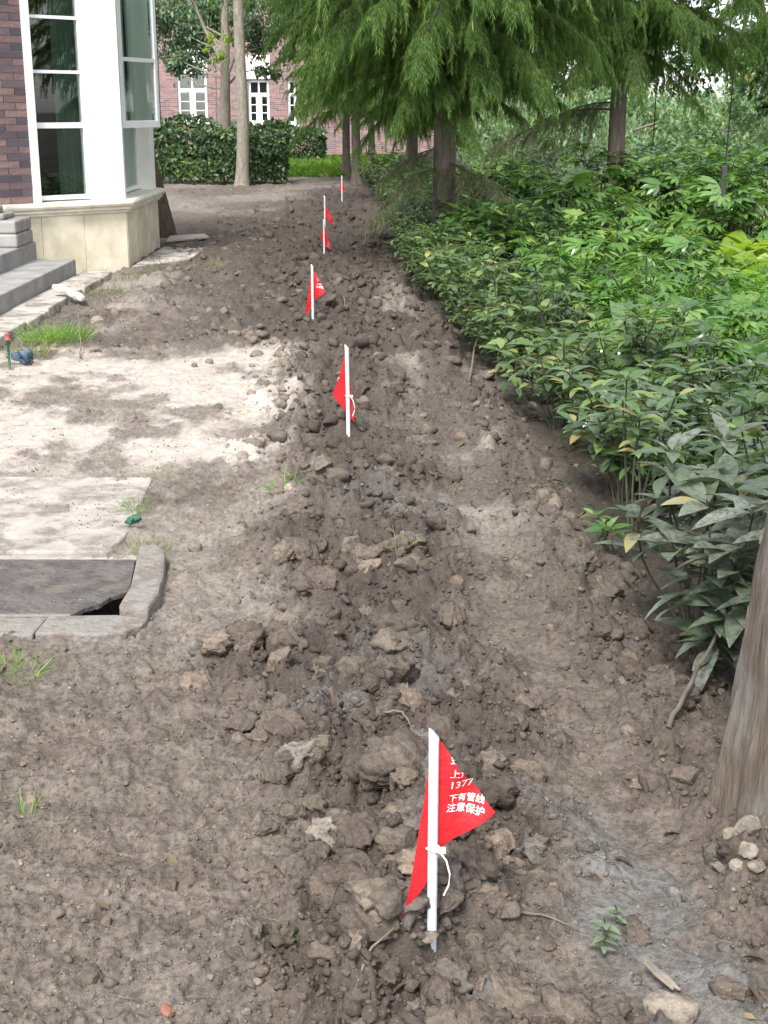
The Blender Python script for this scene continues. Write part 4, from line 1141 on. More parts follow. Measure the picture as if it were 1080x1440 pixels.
def bough_geo(seed, L=2.0, ntw=78, dens=0.0115, droop=0.40, rise=0.13, slen=0.115, sw=0.0058):
    r = np.random.default_rng(seed)
    s = np.linspace(0, 1, 14)
    side = r.normal() * 0.15
    ax = np.stack([s * L, side * L * s * s + 0.03 * np.sin(s * 7 + seed), L * (rise * s - droop * s ** 2.2)], 1)
    wood = MB().tube(ax, 0.013 * (1 - 0.9 * s) + 0.0015, 5)
    mats = []
    for i in range(ntw):
        t = 0.10 + 0.90 * (i + r.random()) / ntw
        p0 = np.array([np.interp(t, s, ax[:, k]) for k in range(3)])
        sg = 1 if i % 2 else -1
        tl = (0.60 * (1 - 0.55 * t) + 0.10) * r.uniform(0.35, 1.25)
        d = np.array([0.62 + 0.3 * t, sg * r.uniform(0.55, 1.0) * (1 - 0.5 * t), r.normal() * 0.34 + 0.05]); d[1] += r.normal() * 0.22; d /= np.linalg.norm(d)
        m = 7; q = np.linspace(0, 1, m)
        tw = p0 + d * (tl * (q - 0.38 * q ** 2))[:, None]; tw[:, 2] -= tl * 0.75 * q ** 2
        wood.tube(tw, np.linspace(0.0028, 0.001, m), 3, False)
        ns = max(4, int(tl / dens) * 2)
        for j in range(ns):
            u = (j + r.random()) / ns
            b = np.array([np.interp(u, q, tw[:, k]) for k in range(3)])
            sd = 1 if j % 2 else -1
            out = np.cross(d, (0, 0, 1)) * sd
            dr = d * r.uniform(0.35, 0.8) * (1 - 0.5 * u) + out * r.uniform(0.15, 0.8) + np.array([0, 0, -r.uniform(0.3, 1.3) - 0.5 * u])
            l = slen * r.uniform(0.5, 1.25) * (1 - 0.35 * u)
            R = frame(dr, (r.normal(), r.normal(), r.normal() + 0.4))
            Mx = np.eye(4); Mx[:3, :3] = R * np.array([sw * r.uniform(0.7, 1.3), l, l]); Mx[:3, 3] = b
            mats.append(Mx)
    v, f, rn = join_geo(SV, SF, mats)
    return wood, (v, f, rn)

def make_boughs(tagname, seeds, mat, **kw):
    out = []
    for sd in seeds:
        wd, (v, f, rn) = bough_geo(sd, **kw)
        out.append((wd.mesh('branch', M['stem']), mk_mesh('foliage', v, f, M[mat], False, {'rnd': rn})))
    return out
BOUGH = make_boughs('bough', range(60, 66), 'lf_conifer')
BOUGH_LOW = make_boughs('low', (71, 72), 'lf_conifer_dry', L=1.3, ntw=40, droop=0.45, rise=0.10, slen=0.14, sw=0.0048, dens=0.016)

def trunk_mesh(name, h, r0, flare, lean=(0, 0), ns=18, seed=0, flute=0.0, mat='bark_red', taper=0.55, top=None):
    zz = np.concatenate([np.array([-0.15, 0.0, 0.04, 0.10, 0.18, 0.3, 0.5, 0.8]), np.linspace(1.2, h, max(6, int(h / 0.5)))])
    if ns > 40: zz = np.concatenate([[-0.15], np.linspace(-0.05, 1.3, 60), np.linspace(1.4, h, 14)])
    V = []; r = np.random.default_rng(seed); ph = r.random(4) * 6.28
    wig = r.normal(size=2) * 0.02
    for z in zz:
        for j in range(ns):
            a = 2 * math.pi * j / ns
            rad = r0 * (1 - taper * max(z, 0) / h) + flare * math.exp(-max(z, 0) / 0.16)
            rad *= 1 + flute * (math.sin(5 * a + ph[0] + z) * 0.6 + math.sin(8 * a + ph[1] - z * 1.7) * 0.4) * (0.35 + math.exp(-max(z, 0) / 0.5))
            V.append([rad * math.cos(a) + lean[0] * z + wig[0] * math.sin(z * 1.3), rad * math.sin(a) + lean[1] * z + wig[1] * math.sin(z * 1.1), z])
    if ns > 40:      # fibrous ridges as relief
        V = np.array(V); a = np.tile(np.arange(ns), len(zz)) * 2 * math.pi / ns; z = V[:, 2]
        rd = (vnoise(a * 9 + z * 0.8, z * 2.2, 5) - .5) * 0.020 + (vnoise(a * 22 - z * 0.6, z * 5, 6) - .5) * 0.012 + (vnoise(a * 3, z * 7, 9) - .5) * 0.012
        V[:, 0] += np.cos(a) * rd; V[:, 1] += np.sin(a) * rd
    n = len(zz); idx = np.arange(n * ns).reshape(n, ns)
    F_ = np.stack([idx[:-1], np.roll(idx, -1, 1)[:-1], np.roll(idx, -1, 1)[1:], idx[1:]], -1).reshape(-1, 4)
    return mk_mesh(name, V, F_, M[mat], True)

def conifer(x, y, h, r0, bands, label, seed, group=None, ns=18, lean=(0, 0), low=(), mat='bark_red', flare=0.06, extra_bias=None):
    r = np.random.default_rng(seed)
    root = empty('swamp_cypress', (x, y, gh(x, y) if y < 45 else 0), label, 'tree', group)
    link('trunk', trunk_mesh('trunk', h, r0, flare, lean, ns, seed, 0.07, mat), root)
    ang = r.random() * 6.28
    for (z0, z1, n, l0, l1) in bands:
        for i in range(n):
            t = (i + r.random()) / n; z = z0 + (z1 - z0) * t
            ang += 2.39996 + r.normal() * 0.25
            wd, fo = BOUGH[int(r.integers(len(BOUGH)))]
            sc = (l0 + (l1 - l0) * t) / 2.0 * r.uniform(0.8, 1.15)
            Mx = Matrix.Translation((lean[0] * z, lean[1] * z, z)) @ Matrix.Rotation(ang, 4, 'Z') @ Matrix.Rotation(r.normal() * 0.14 + 0.03, 4, 'Y') @ Matrix.Scale(sc, 4)
            b = link('branch', wd, root, mw=Mx)
            link('foliage', fo, b)
    for (z, a, sc, tilt) in low:
        wd, fo = BOUGH_LOW[int(r.integers(2))]
        b = link('branch', wd, root, mw=Matrix.Translation((lean[0] * z, lean[1] * z, z)) @ Matrix.Rotation(a, 4, 'Z') @ Matrix.Rotation(tilt, 4, 'Y') @ Matrix.Scale(sc, 4))
        link('foliage', fo, b)
    return root

D2R = math.radians
conifer(0.62, 14.2, 9, 0.122, [(1.6, 2.4, 32, 0.9, 1.6), (2.2, 3.6, 58, 1.4, 2.1), (3.6, 7, 34, 2.2, 1.3)], 'stoutest swamp cypress with a dusty low branch hanging over the shrubs', 101,
        low=[(1.0, D2R(226), 0.8, 0.12), (1.05, D2R(308), 0.95, 0.15), (0.95, D2R(342), 0.8, 0.15), (1.2, D2R(196), 0.6, 0.2)])
conifer(3.25, 19.5, 9, 0.125, [(2.2, 2.9, 22, 1.1, 1.8), (2.8, 4.6, 50, 1.7, 2.3), (4.6, 8, 20, 2.2, 1.4)], 'swamp cypress standing alone among the broad leaved plants', 102,
        low=[(1.55, D2R(185), 1.3, 0.0), (1.65, D2R(170), 1.0, 0.05)])
conifer(0.45, 23.5, 9, 0.105, [(1.4, 2.6, 36, 1.0, 1.6), (2.4, 4.6, 60, 1.5, 1.8), (4.6, 8, 18, 1.7, 1.2)], 'swamp cypress behind the stoutest one, close to the trench end', 103)
for i, (x_, y_) in enumerate(((-0.60, 31.0), (-0.95, 35.0), (-0.35, 40.0))):
    conifer(x_, y_, 9, 0.10, [(1.7, 5.4, 64, 1.5, 1.8), (5.4, 8, 10, 1.6, 1.2)], 'dark swamp cypress in the far row beside the grass', 110 + i, 'far row of cypresses beside the grass')
conifer(8.3, 26.0, 9, 0.13, [(2.6, 5.4, 34, 2.3, 2.5), (5.4, 8, 10, 1.8, 1.3)], 'swamp cypress at the edge of the reeds', 106)
# the near trunk at the right: its crown is overhead
conifer(0.90, 2.80, 8.5, 0.118, [(4.2, 8.2, 22, 1.5, 0.9)], 'leaning muddy barked trunk nearest the lettered flag', 120, ns=110, lean=(0.030, 0.0), mat='bark_near', flare=0.022)

# ------------------------------------------------------------------ broadleaf plants
LAU = leaf_geo(1, 0.36, 0.13, 0.28, 6, 0.85)
LAU_lo = leaf_geo(1, 0.36, 0.13, 0.28, 3, 0.85)
def shrub_layout(seed, h, spread, nst, whorls=2, nl=7, leaf=0.13):
    r = np.random.default_rng(seed); stems = []; leaves = []
    for i in range(nst):
        a = r.random() * 6.28; sp = spread * r.random() ** 0.6
        top = np.array([math.cos(a) * sp, math.sin(a) * sp, h * r.uniform(0.6, 1.05)])
        b = np.array([math.cos(a), math.sin(a), 0]) * spread * 0.15 * r.random()
        q = np.linspace(0, 1, 6)[:, None]
        pts = b + (top - b) * q + np.sin(q * 3.1) * r.normal(size=3) * 0.03; pts[0][2] = -0.04
        stems.append((pts, np.linspace(0.0055, 0.003, 6)))
        for w in range(whorls):
            t = 1 - w * r.uniform(0.12, 0.20)
            if t < 0.2: continue
            c = np.array([np.interp(t, q[:, 0], pts[:, k]) for k in range(3)])
            off = r.random() * 6.28
            k_ = nl if w == 0 else max(3, nl - 2)
            for j in range(k_):
                aa = off + j * 6.28 / k_ + r.normal() * 0.2
                el = r.uniform(-0.25, 0.55) if w else r.uniform(-0.05, 0.85)
                d = np.array([math.cos(aa), math.sin(aa), el])
                leaves.append(m4(frame(d, (r.normal() * .25, r.normal() * .25, 1)), c + d * 0.012, leaf * r.uniform(0.65, 1.2)))
    return stems, leaves
def shrub(x, y, seed, h, spread, nst, leaf, mat, label, group=None, single=False, whorls=2, nl=7, z=None, cat='shrub', name='laurel_shrub'):
    stems, leaves = shrub_layout(seed, h, spread, nst, whorls, nl, leaf)
    root = empty(name, (x, y, gh(x, y) if z is None else z), label, cat, group)
    mb = MB()
    for p, rr in stems: mb.tube(p, rr, 5)
    mb.build('stem', M['stem'], root, 0, True)
    if single:
        me = mk_mesh('leaf', *LAU, M[mat], True)
        for Mx in leaves: link('leaf', me, root, mw=Matrix(Mx.tolist()))
    else:
        v, f, rn = join_geo(*LAU_lo, leaves)
        link('foliage', mk_mesh('foliage', v, f, M[mat], True, {'rnd': rn}), root)
    return root
def copy_tree(o, parent=None):
    c = o.copy(); COL.objects.link(c); c.parent = parent
    for ch in o.children: copy_tree(ch, c)
    return c
r5 = np.random.default_rng(55)
# nearest shrubs: every leaf is a piece
shrub(1.06, 3.50, 501, 0.62, 0.25, 11, 0.170, 'lf_mud', 'mud filmed shrub with large pale leaves right behind the near trunk', single=True, whorls=5, nl=6)
shrub(0.97, 3.95, 502, 0.60, 0.22, 10, 0.125, 'lf_mud', 'shrub with half muddy leaves beside the paler mud filmed one', single=True, whorls=3)
shrub(0.92, 4.75, 503, 0.60, 0.16, 5, 0.10, 'lf_shrub', 'thin bare stemmed shrub standing out at the dirt edge', single=True, whorls=2, nl=6)
shrub(0.84, 4.62, 509, 0.14, 0.10, 4, 0.075, 'lf_fatsia', 'low pale green sprout below the thin bare stemmed shrub', single=True, whorls=1, nl=6)
SH_LAB = 'dusty laurel shrub in the row along the right edge of the dirt'
SH_GRP = 'laurel shrubs along the dirt edge'
def sh_lab(y):
    for lim, lab in ((5.9, 'dusty laurel shrub between the thin bare stemmed shrub and the ferns'), (8.6, 'dusty laurel shrub across the path from the flag wrapped to one side'), (12.4, 'dusty laurel shrub across the path from the flag spread both ways'), (16.5, 'dusty laurel shrub round the foot of the stoutest cypress'), (99, 'laurel shrub at the dirt edge beyond the stoutest cypress')):
        if y < lim: return lab, lab.replace('dusty laurel shrub', 'laurel shrubs').replace('laurel shrub ', 'laurel shrubs ')
near_spots = [(1.36, 4.3), (1.28, 5.1), (1.02, 5.5), (1.5, 5.7), (1.02, 6.2), (1.55, 6.4), (0.90, 6.8), (0.88, 7.4), (1.35, 7.1), (0.95, 7.95)]
for i, (x_, y_) in enumerate(near_spots):
    shrub(x_, y_, 520 + i, r5.uniform(0.42, 0.60), 0.30, 14, r5.uniform(0.085, 0.12), 'lf_shrub', *sh_lab(y_), single=True, whorls=4, nl=6)
protos = [shrub(0, -60 - i, 560 + i, 0.52, 0.36, 26, 0.095, 'lf_shrub', SH_LAB, SH_GRP, whorls=5, nl=6, z=0) for i in range(3)]
protoD = [shrub(0, -64 - i, 580 + i, 0.62, 0.42, 30, 0.115, 'lf_dark', SH_LAB, SH_GRP, whorls=4, nl=7, z=0, name='dark_shrub') for i in range(3)]
def put(protos_, x_, y_, label, group, scl=1.0):
    c = copy_tree(protos_[int(r5.integers(len(protos_)))])
    c.location = (x_, y_, gh(x_, y_)); c.rotation_euler = (0, 0, r5.random() * 6.28); s_ = scl * r5.uniform(0.8, 1.15); c.scale = (s_, s_, s_)
    c['label'] = label; c['group'] = group; return c
y_ = 8.1
while y_ < 30:
    e = float(np.interp(y_, EY, EX))
    put(protos, e + r5.uniform(0.10, 0.28), y_, *sh_lab(y_), 0.95)
    if y_ > 12: put(protoD, e + r5.uniform(0.6, 0.9), y_ + 0.2, 'dark green shrub in the second row behind the laurels', 'dark shrubs of the second row', 1.1)
    y_ += 0.36 + 0.035 * (y_ - 7)
protoL = [shrub(0, -70 - i, 590 + i, 0.7, 0.45, 24, 0.15, 'lf_fatsia', 'light green leafy bush behind the palmate plants', 'light bushes behind the palmate plants', whorls=4, nl=7, z=0, name='light_bush') for i in range(2)]
for i in range(16):
    y_ = r5.uniform(18, 28); x_ = r5.uniform(1.5, 0.31 * y_)
    put(protoL, x_, y_, 'light green leafy bush behind the palmate plants', 'light bushes behind the palmate plants', 1.3)
for i, p in enumerate(protoL): p.location = (2.2 + 2.4 * i, 21 + i, 0)
for i in range(22):
    y_ = r5.uniform(20, 31); x_ = r5.uniform(1.6, 9)
    if x_ > 0.33 * y_ + 0.5: continue
    put(protoD, x_, y_, 'dark green bush under the far cypresses', 'dark bushes under the far cypresses', 1.25)
for p in protos + protoD:      # the patterns themselves stand in the planting too
    y_ = r5.uniform(12, 19); p.location = (float(np.interp(y_, EY, EX)) + r5.uniform(0.9, 1.5), y_, 0.0)
    p['label'], p['group'] = 'laurel shrub set back behind the edge row near the stoutest cypress', 'laurels set back near the stoutest cypress'
    if p.name.startswith('dark'): p['label'] = 'dark green shrub in the second row behind the laurels'; p['group'] = 'dark shrubs of the second row'

# palmate, yellow-green and fern plants
PAL = leaf_geo(1, 0.30, 0.10, 0.30, 4, 0.9)
def palmate(seed, n=22, R=0.34, leaf=0.17, mat='lf_fatsia', name='palmate_plant', h=0.55):
    r = np.random.default_rng(seed); root = empty(name, (0, -80, 0)); mb = MB(); blades = []
    for i in range(n):
        a = r.random() * 6.28; rr = R * r.random() ** 0.6; c = np.array([math.cos(a) * rr, math.sin(a) * rr, h * r.uniform(0.5, 1.1) * (1 - 0.35 * rr / R)])
        mb.tube([(0, 0, -0.03), tuple(c * np.array([.5, .5, .7])), tuple(c)], [0.006, 0.005, 0.003], 4, False)
        base = np.array([math.cos(a), math.sin(a), r.uniform(-0.1, 0.5)]); Rm = frame(base, (r.normal() * .3, r.normal() * .3, 1))
        for k in range(7):
            f = (k - 3) * 0.52; d = Rm @ np.array([math.sin(f), math.cos(f), -0.06 * abs(k - 3)])
            blades.append(m4(frame(d, Rm[:, 2]), c, leaf * (1 - 0.11 * abs(k - 3)) * r.uniform(0.9, 1.1)))
    mb.build('stem', M['stem'], root, 0, True); v, f, rn = join_geo(*PAL, blades)
    link('foliage', mk_mesh('foliage', v, f, M[mat], True, {'rnd': np.repeat(np.repeat(r.random(n), 7), len(PAL[0]))}), root); return root
BRD = leaf_geo(1, 0.40, 0.10, 0.5, 5, 0.75)
def rosette(seed, n=26, leaf=0.34, mat='lf_yellow', name='broadleaf_plant'):
    r = np.random.default_rng(seed); root = empty(name, (0, -80, 0)); ms = []
    for i in range(n):
        a = i * 2.4; el = r.uniform(0.5, 2.2)
        ms.append(m4(frame(np.array([math.cos(a), math.sin(a), el]), (-math.cos(a) * .5, -math.sin(a) * .5, 1)), np.array([math.cos(a), math.sin(a), 0]) * 0.06 * r.random() + np.array([0, 0, 0.12 * r.random()]), leaf * r.uniform(0.6, 1.15)))
    MB().tube([(0, 0, -0.04), (0, 0, 0.14)], [0.02, 0.012], 6).build('stem', M['stem'], root)
    v, f, rn = join_geo(*BRD, ms); link('foliage', mk_mesh('foliage', v, f, M[mat], True, {'rnd': rn}), root); return root
PIN = leaf_geo(1, 0.20, 0.06, 0.25, 3, 0.6)
def fern(seed, n=13, L=0.62, mat='lf_fern', name='fern'):
    r = np.random.default_rng(seed); root = empty(name, (0, -80, 0)); ms = []; mb = MB()
    for i in range(n):
        a = i * 2.4 + r.normal() * .3; l = L * r.uniform(0.7, 1.15); q = np.linspace(0, 1, 9)
        dx = np.array([math.cos(a), math.sin(a), 0])
        pts = dx * (l * 0.85 * q)[:, None]; pts[:, 2] = l * (0.95 * q - 0.75 * q ** 2) ; mb.tube(pts, np.linspace(0.005, 0.001, 9), 4, False)
        for j in range(34):
            t = 0.15 + 0.85 * (j // 2) / 17; p = np.array([np.interp(t, q, pts[:, k]) for k in range(3)])
            tg = np.array([np.interp(min(1, t + .05), q, pts[:, k]) for k in range(3)]) - p + dx * 1e-3; tg /= np.linalg.norm(tg)
            sd = np.cross(tg, (0, 0, 1)) * (1 if j % 2 else -1)
            ms.append(m4(frame(sd + tg * 0.5 + np.array([0, 0, -0.15])), p, l * 0.27 * math.sin(math.pi * (0.12 + 0.86 * t)) + 0.01))
    mb.build('stem', M['stem'], root, 0, True)
    v, f, rn = join_geo(*PIN, ms); link('foliage', mk_mesh('foliage', v, f, M[mat], True, {'rnd': rn}), root); return root
PA = [palmate(600 + i) for i in range(3)]; RO = [rosette(610 + i) for i in range(2)]; FE = [fern(620 + i) for i in range(2)]
used = set()
def place_plant(kind, x_, y_, label, cat, group, scl):
    pr_ = kind[int(r5.integers(len(kind)))]
    c = pr_ if pr_.name not in used else copy_tree(pr_)
    used.add(pr_.name)
    c.location = (x_, y_, gh(x_, y_)); c.rotation_euler = (0, 0, r5.random() * 6.28); c.scale = (scl,) * 3
    tag(c, label, cat, group)
def sprinkle(kind, n, xr, yr, lab, cat, grp, smin, smax, seed):
    r = np.random.default_rng(seed)
    for _ in range(n):
        y_ = r.uniform(*yr); lo = float(np.interp(y_, EY, EX)) + 0.55
        hi = 0.30 * y_ + 0.2
        x_ = lo + (hi - lo) * r.uniform(*xr)
        near = min(((math.hypot(x_ - a, y_ - b), w) for a, b, w in ((0.72, 14.2, 'stoutest cypress'), (3.35, 19.5, 'lone cypress'), (1.2, 8.5, 'feathery weeds'))))[1]
        tail = '' if near in lab or 'weeds' in lab else ', the ' + near + ' nearby'
        place_plant(kind, x_, y_, lab + tail, cat, grp + tail.replace(',', ''), r.uniform(smin, smax))
sprinkle(PA, 26, (0.25, 1.0), (13, 21), 'palmate leaved plant in the bed under the cypresses', 'plant', 'palmate plants in the bed', 1.1, 1.6, 1)
sprinkle(PA, 20, (0.05, 0.6), (9, 13.5), 'smaller palmate plant just behind the laurel row', 'plant', 'palmate plants behind the laurels', 0.85, 1.2, 2)
sprinkle(RO, 34, (0.45, 1.05), (10.5, 17), 'yellow green broad leaved plant in the bed', 'plant', 'yellow green plants in the bed', 1.2, 1.8, 3)
sprinkle(RO, 5, (0.2, 0.7), (11, 14), 'yellow green broad leaved plant between the ferns', 'plant', 'yellow green plants between ferns', 0.6, 0.85, 4)
sprinkle(FE, 24, (0.2, 0.95), (8.5, 15), 'fern with arching pinnate fronds in the bed', 'fern', 'ferns in the bed', 0.8, 1.2, 5)
sprinkle(FE, 6, (0.2, 0.9), (5.5, 8), 'fern in the bed close to the near laurels', 'fern', 'ferns near the near laurels', 0.7, 1.0, 6)

GR = [rosette(640 + i, 18, 0.30, 'lf_fatsia', 'broadleaf_plant') for i in range(2)]
sprinkle(GR, 16, (0.25, 1.05), (6.4, 11), 'fresh green broad leaved plant among the feathery weeds', 'plant', 'green plants among the feathery weeds', 0.9, 1.5, 7)
sprinkle(PA, 12, (0.15, 1.0), (6.6, 10), 'palmate plant among the feathery weeds', 'plant', 'palmate plants among the feathery weeds', 0.7, 1.0, 8)
sprinkle(GR, 14, (0.2, 1.0), (11, 18), 'fresh green broad leaved plant between ferns', 'plant', 'green plants between the ferns', 1.1, 1.7, 9)
for u_, v_, s_ in ((1035, 405, 1.5), (1065, 440, 1.4), (1000, 372, 1.5), (1075, 385, 1.7), (935, 430, 1.1), (1020, 345, 1.6), (820, 440, 1.0)):
    gx, gy = G(u_, v_); place_plant(RO, gx, gy, 'big yellow green broad leaved plant catching the light', 'plant', 'big yellow green plants', s_)
for u_, v_, s_ in ((890, 330, 1.5), (930, 372, 1.4), (870, 385, 1.2)):
    gx, gy = G(u_, v_); place_plant(PA, gx, gy, 'large pale palmate plant in front of the lone cypress', 'plant', 'large pale palmate plants', s_)
# bright feathery weeds, ground cover and reeds: uncountable
WD = kite_geo(0.38, 0.08, 0.2)
WF = leaf_geo(1, 0.13, 0.05, 0.35, 2, 0.6)
def weed_mass(name, n, region, hmin, hmax, leaf, mat, label, cat, seed, per=16, geo=None):
    r = np.random.default_rng(seed)
    xy = np.array([region(r) for _ in range(n)])
    hh = np.repeat(r.uniform(hmin, hmax, n) * (0.45 + 1.1 * fbm(xy[:, 0] * 2.2, xy[:, 1] * 2.2, 3, seed)), per); a0 = np.repeat(r.random(n) * 6.28, per); ln = np.repeat(r.normal(size=(n, 2)) * 0.16, per, 0)
    xy = np.repeat(xy, per, 0); j = np.tile(np.arange(per), n); t = 0.25 + 0.75 * j / per; a = a0 + j * 2.4; k = n * per
    D = np.stack([np.cos(a), np.sin(a), r.uniform(-0.2, 0.9, k)], 1)
    Nn = np.stack([r.normal(size=k) * .4, r.normal(size=k) * .4, np.ones(k)], 1)
    T = np.stack([xy[:, 0] + ln[:, 0] * t * hh * 2, xy[:, 1] + ln[:, 1] * t * hh * 2, hh * t], 1)
    ms = frames(D, Nn, T, leaf * r.uniform(0.6, 1.2, k) * (1.2 - 0.6 * t))
    v, f, rn = join_geo(*(geo or WD), ms)
    return tag(link(name, mk_mesh(name, v, f, M[mat], False, {'rnd': rn})), label, cat, None, 'stuff')
def reg_bright(r):
    y_ = r.uniform(6.3, 11.2); lo = float(np.interp(y_, EY, EX)) + 0.75; hi = 0.30 * y_ + 0.5
    x_ = lo + (hi - lo) * r.random(); return x_, y_
weed_mass('weeds', 650, reg_bright, 0.28, 0.72, 0.095, 'lf_weed', 'mass of bright green feathery weeds behind the laurel row', 'weeds', 31, per=26, geo=WF)
def reg_bed(r):
    y_ = 2.7 * (30 / 2.7) ** r.random(); lo = float(np.interp(y_, EY, EX)) + 0.35; hi = 0.31 * y_ + 1.0
    x_ = lo + (hi - lo) * r.random(); return x_, y_
weed_mass('ground_cover', 3000, reg_bed, 0.10, 0.38, 0.085, 'lf_dark', 'low dark green ground cover between the bed plants', 'ground cover', 32, per=12)
def reg_light(r):
    y_ = r.uniform(10, 24); lo = float(np.interp(y_, EY, EX)) + 0.6; hi = 0.31 * y_ + 0.8
    x_ = lo + (hi - lo) * r.random(); return x_, y_
weed_mass('leafy_undergrowth', 900, reg_light, 0.25, 0.7, 0.13, 'lf_fatsia', 'mixed lighter leafy undergrowth filling the bed', 'undergrowth', 33, per=12)
RB = leaf_geo(1, 0.020, 0.1, 0.55, 3, 0.5)
r6 = np.random.default_rng(66); ms = []
k = 9000; a = r6.random(k) * 6.28
ms = frames(np.stack([np.cos(a) * .35, np.sin(a) * .35, np.ones(k)], 1), np.stack([-np.cos(a), -np.sin(a), np.full(k, .6)], 1),
            np.stack([r6.uniform(2.2, 19, k), r6.uniform(31, 46, k), r6.uniform(-0.1, 1.1, k)], 1), r6.uniform(0.9, 1.9, k))
v, f, rn = join_geo(*RB, ms)
tag(link('reeds', mk_mesh('reeds', v, f, M['lf_reed'], True, {'rnd': rn})), 'tall pale reeds behind the planted bed', 'reeds', None, 'stuff')

# grass patch past the trench and the lawn edges
k = 18000; a = r6.random(k) * 6.28
ms = frames(np.stack([np.cos(a) * .5, np.sin(a) * .5, np.ones(k)], 1), np.stack([-np.cos(a), -np.sin(a), np.full(k, .6)], 1),
            np.stack([r6.uniform(-7.5, 0.5, k), r6.uniform(34.3, 50, k), np.full(k, -0.02)], 1), r6.uniform(0.10, 0.26, k))
GB = kite_geo(0.10, 0.1, 0.4)
v, f, rn = join_geo(*GB, ms)
tag(link('grass', mk_mesh('grass', v, f, M['lf_grass'], True, {'rnd': rn})), 'bright green grass past the end of the trench', 'grass', None, 'stuff')

# ------------------------------------------------------------------ hedges and far trees
HL = kite_geo(0.55, 0.12, 0.2)
def hedge(x0, x1, y0, y1, h, n, leaf, label, seed, mat='lf_hedge'):
    r = np.random.default_rng(seed); cx, cy = (x0 + x1) / 2, (y0 + y1) / 2
    root = empty('hedge', (cx, cy, 0), label, 'hedge'); ms = []; mb = MB()
    for i in range(int((x1 - x0) * 5)):
        bx = r.uniform(x0, x1) - cx; by = r.uniform(y0, y1) - cy
        mb.tube([(bx, by, -0.05), (bx + r.normal() * .1, by + r.normal() * .1, h * 0.5), (bx + r.normal() * .2, by + r.normal() * .15, h * .9)], [0.02, 0.014, 0.005], 5, False)
    mb.build('stem', M['stem'], root, 0, True)
    t = r.random((n, 3)); k = r.integers(4, size=n); q = r.random(n)
    t[:, 1] = np.where(k == 0, q ** 3 * 0.25, t[:, 1]); t[:, 2] = np.where(k == 1, 1 - q ** 3 * 0.15, t[:, 2])
    t[:, 0] = np.where(k == 2, np.where(r.random(n) < .5, q ** 2 * 0.06, 1 - q ** 2 * 0.06), t[:, 0])
    px = x0 + (x1 - x0) * t[:, 0]; py = y0 + (y1 - y0) * t[:, 1]
    lump = fbm(px * 1.6, py * 1.6 + t[:, 2] * 2, 3, 5) - 0.5
    pz = 0.10 + (h - 0.10) * t[:, 2] * (1 + 0.7 * (fbm(px * 0.9, py * 0.9, 3, 15) - 0.5) + 0.25 * lump)
    out = np.stack([(t[:, 0] - .5) * 0.6, (t[:, 1] - .6) * 1.6, t[:, 2] - .3], 1) + r.normal(size=(n, 3)) * 0.5
    ms = frames(r.normal(size=(n, 3)) + np.array([0, 0, -.2]), out, np.stack([px - cx, py + lump * 0.5 - cy, pz], 1), leaf * r.uniform(.6, 1.3, n))
    v, f, rn = join_geo(*HL, ms)
    link('foliage', mk_mesh('foliage', v, f, M[mat], True, {'rnd': rn}), root); return root
hedge(-8.5, -2.25, 30.9, 32.1, 1.32, 15000, 0.12, 'dark clipped hedge behind the bare straight trunk', 1)
hedge(-6.2, -2.0, 45.5, 47.0, 1.05, 5000, 0.15, 'lower hedge in front of the far brick building past the grass', 2)
hedge(-15, -6.5, 44.5, 46.0, 1.15, 5000, 0.17, 'hedge running along the far brick building behind the first hedge', 3)

TL = kite_geo(0.55, 0.12, 0.22)
def broad_tree(x, y, h, r0, clumps, n, leaf, mat, label, seed, limbs=(), lean=(0, 0), barkm='bark_grey', group=None, name='broadleaf_tree', cs=0.6):
    r = np.random.default_rng(seed); root = empty(name, (x, y, 0), label, 'tree', group)
    link('trunk', trunk_mesh('trunk', h, r0, 0.05, lean, 14, seed, 0.05, barkm, 0.5), root)
    mb = MB(); ms = []
    for (z0, tip, rr) in limbs:
        b = np.array([lean[0] * z0, lean[1] * z0, z0]); t = np.array(tip); m = (b + t) / 2 + np.array([0, 0, -0.15])
        mb.tube([b, m, t], [rr, rr * .7, rr * .3], 7)
    for (cx, cy, cz, cr) in clumps:
        b = np.array([lean[0] * min(cz, h) * .8, 0, min(cz * 0.8, h)])
        mb.tube([b, (b + np.array([cx, cy, cz])) / 2 + r.normal(size=3) * .15, (cx, cy, cz)], [0.035, 0.02, 0.006], 5)
        k = int(n * cr ** 2)
        sub = r.normal(size=(max(3, int(7 * cr)), 3)) * cr * cs * np.array([1, 1, .75])
        pp = np.array([cx, cy, cz]) + sub[r.integers(len(sub), size=k)] + r.normal(size=(k, 3)) * cr * 0.20
        ms.append(frames(r.normal(size=(k, 3)) + np.array([0, 0, -.8]), r.normal(size=(k, 3)) * .6 + np.array([0, -.3, 1]), pp, leaf * r.uniform(.6, 1.3, k)))
    ms = np.concatenate(ms)
    if mb.n: mb.build('limb', M[barkm], root, 0, True)
    v, f, rn = join_geo(*TL, ms)
    link('crown', mk_mesh('crown', v, f, M[mat], True, {'rnd': rn}), root); return root
def clumps_at(specs, x, y):
    out = []
    for (u, v, Y, cr) in specs:
        p = Dp(u, v, Y); out.append((p.x - x, p.y - y, p.z, cr))
    return out
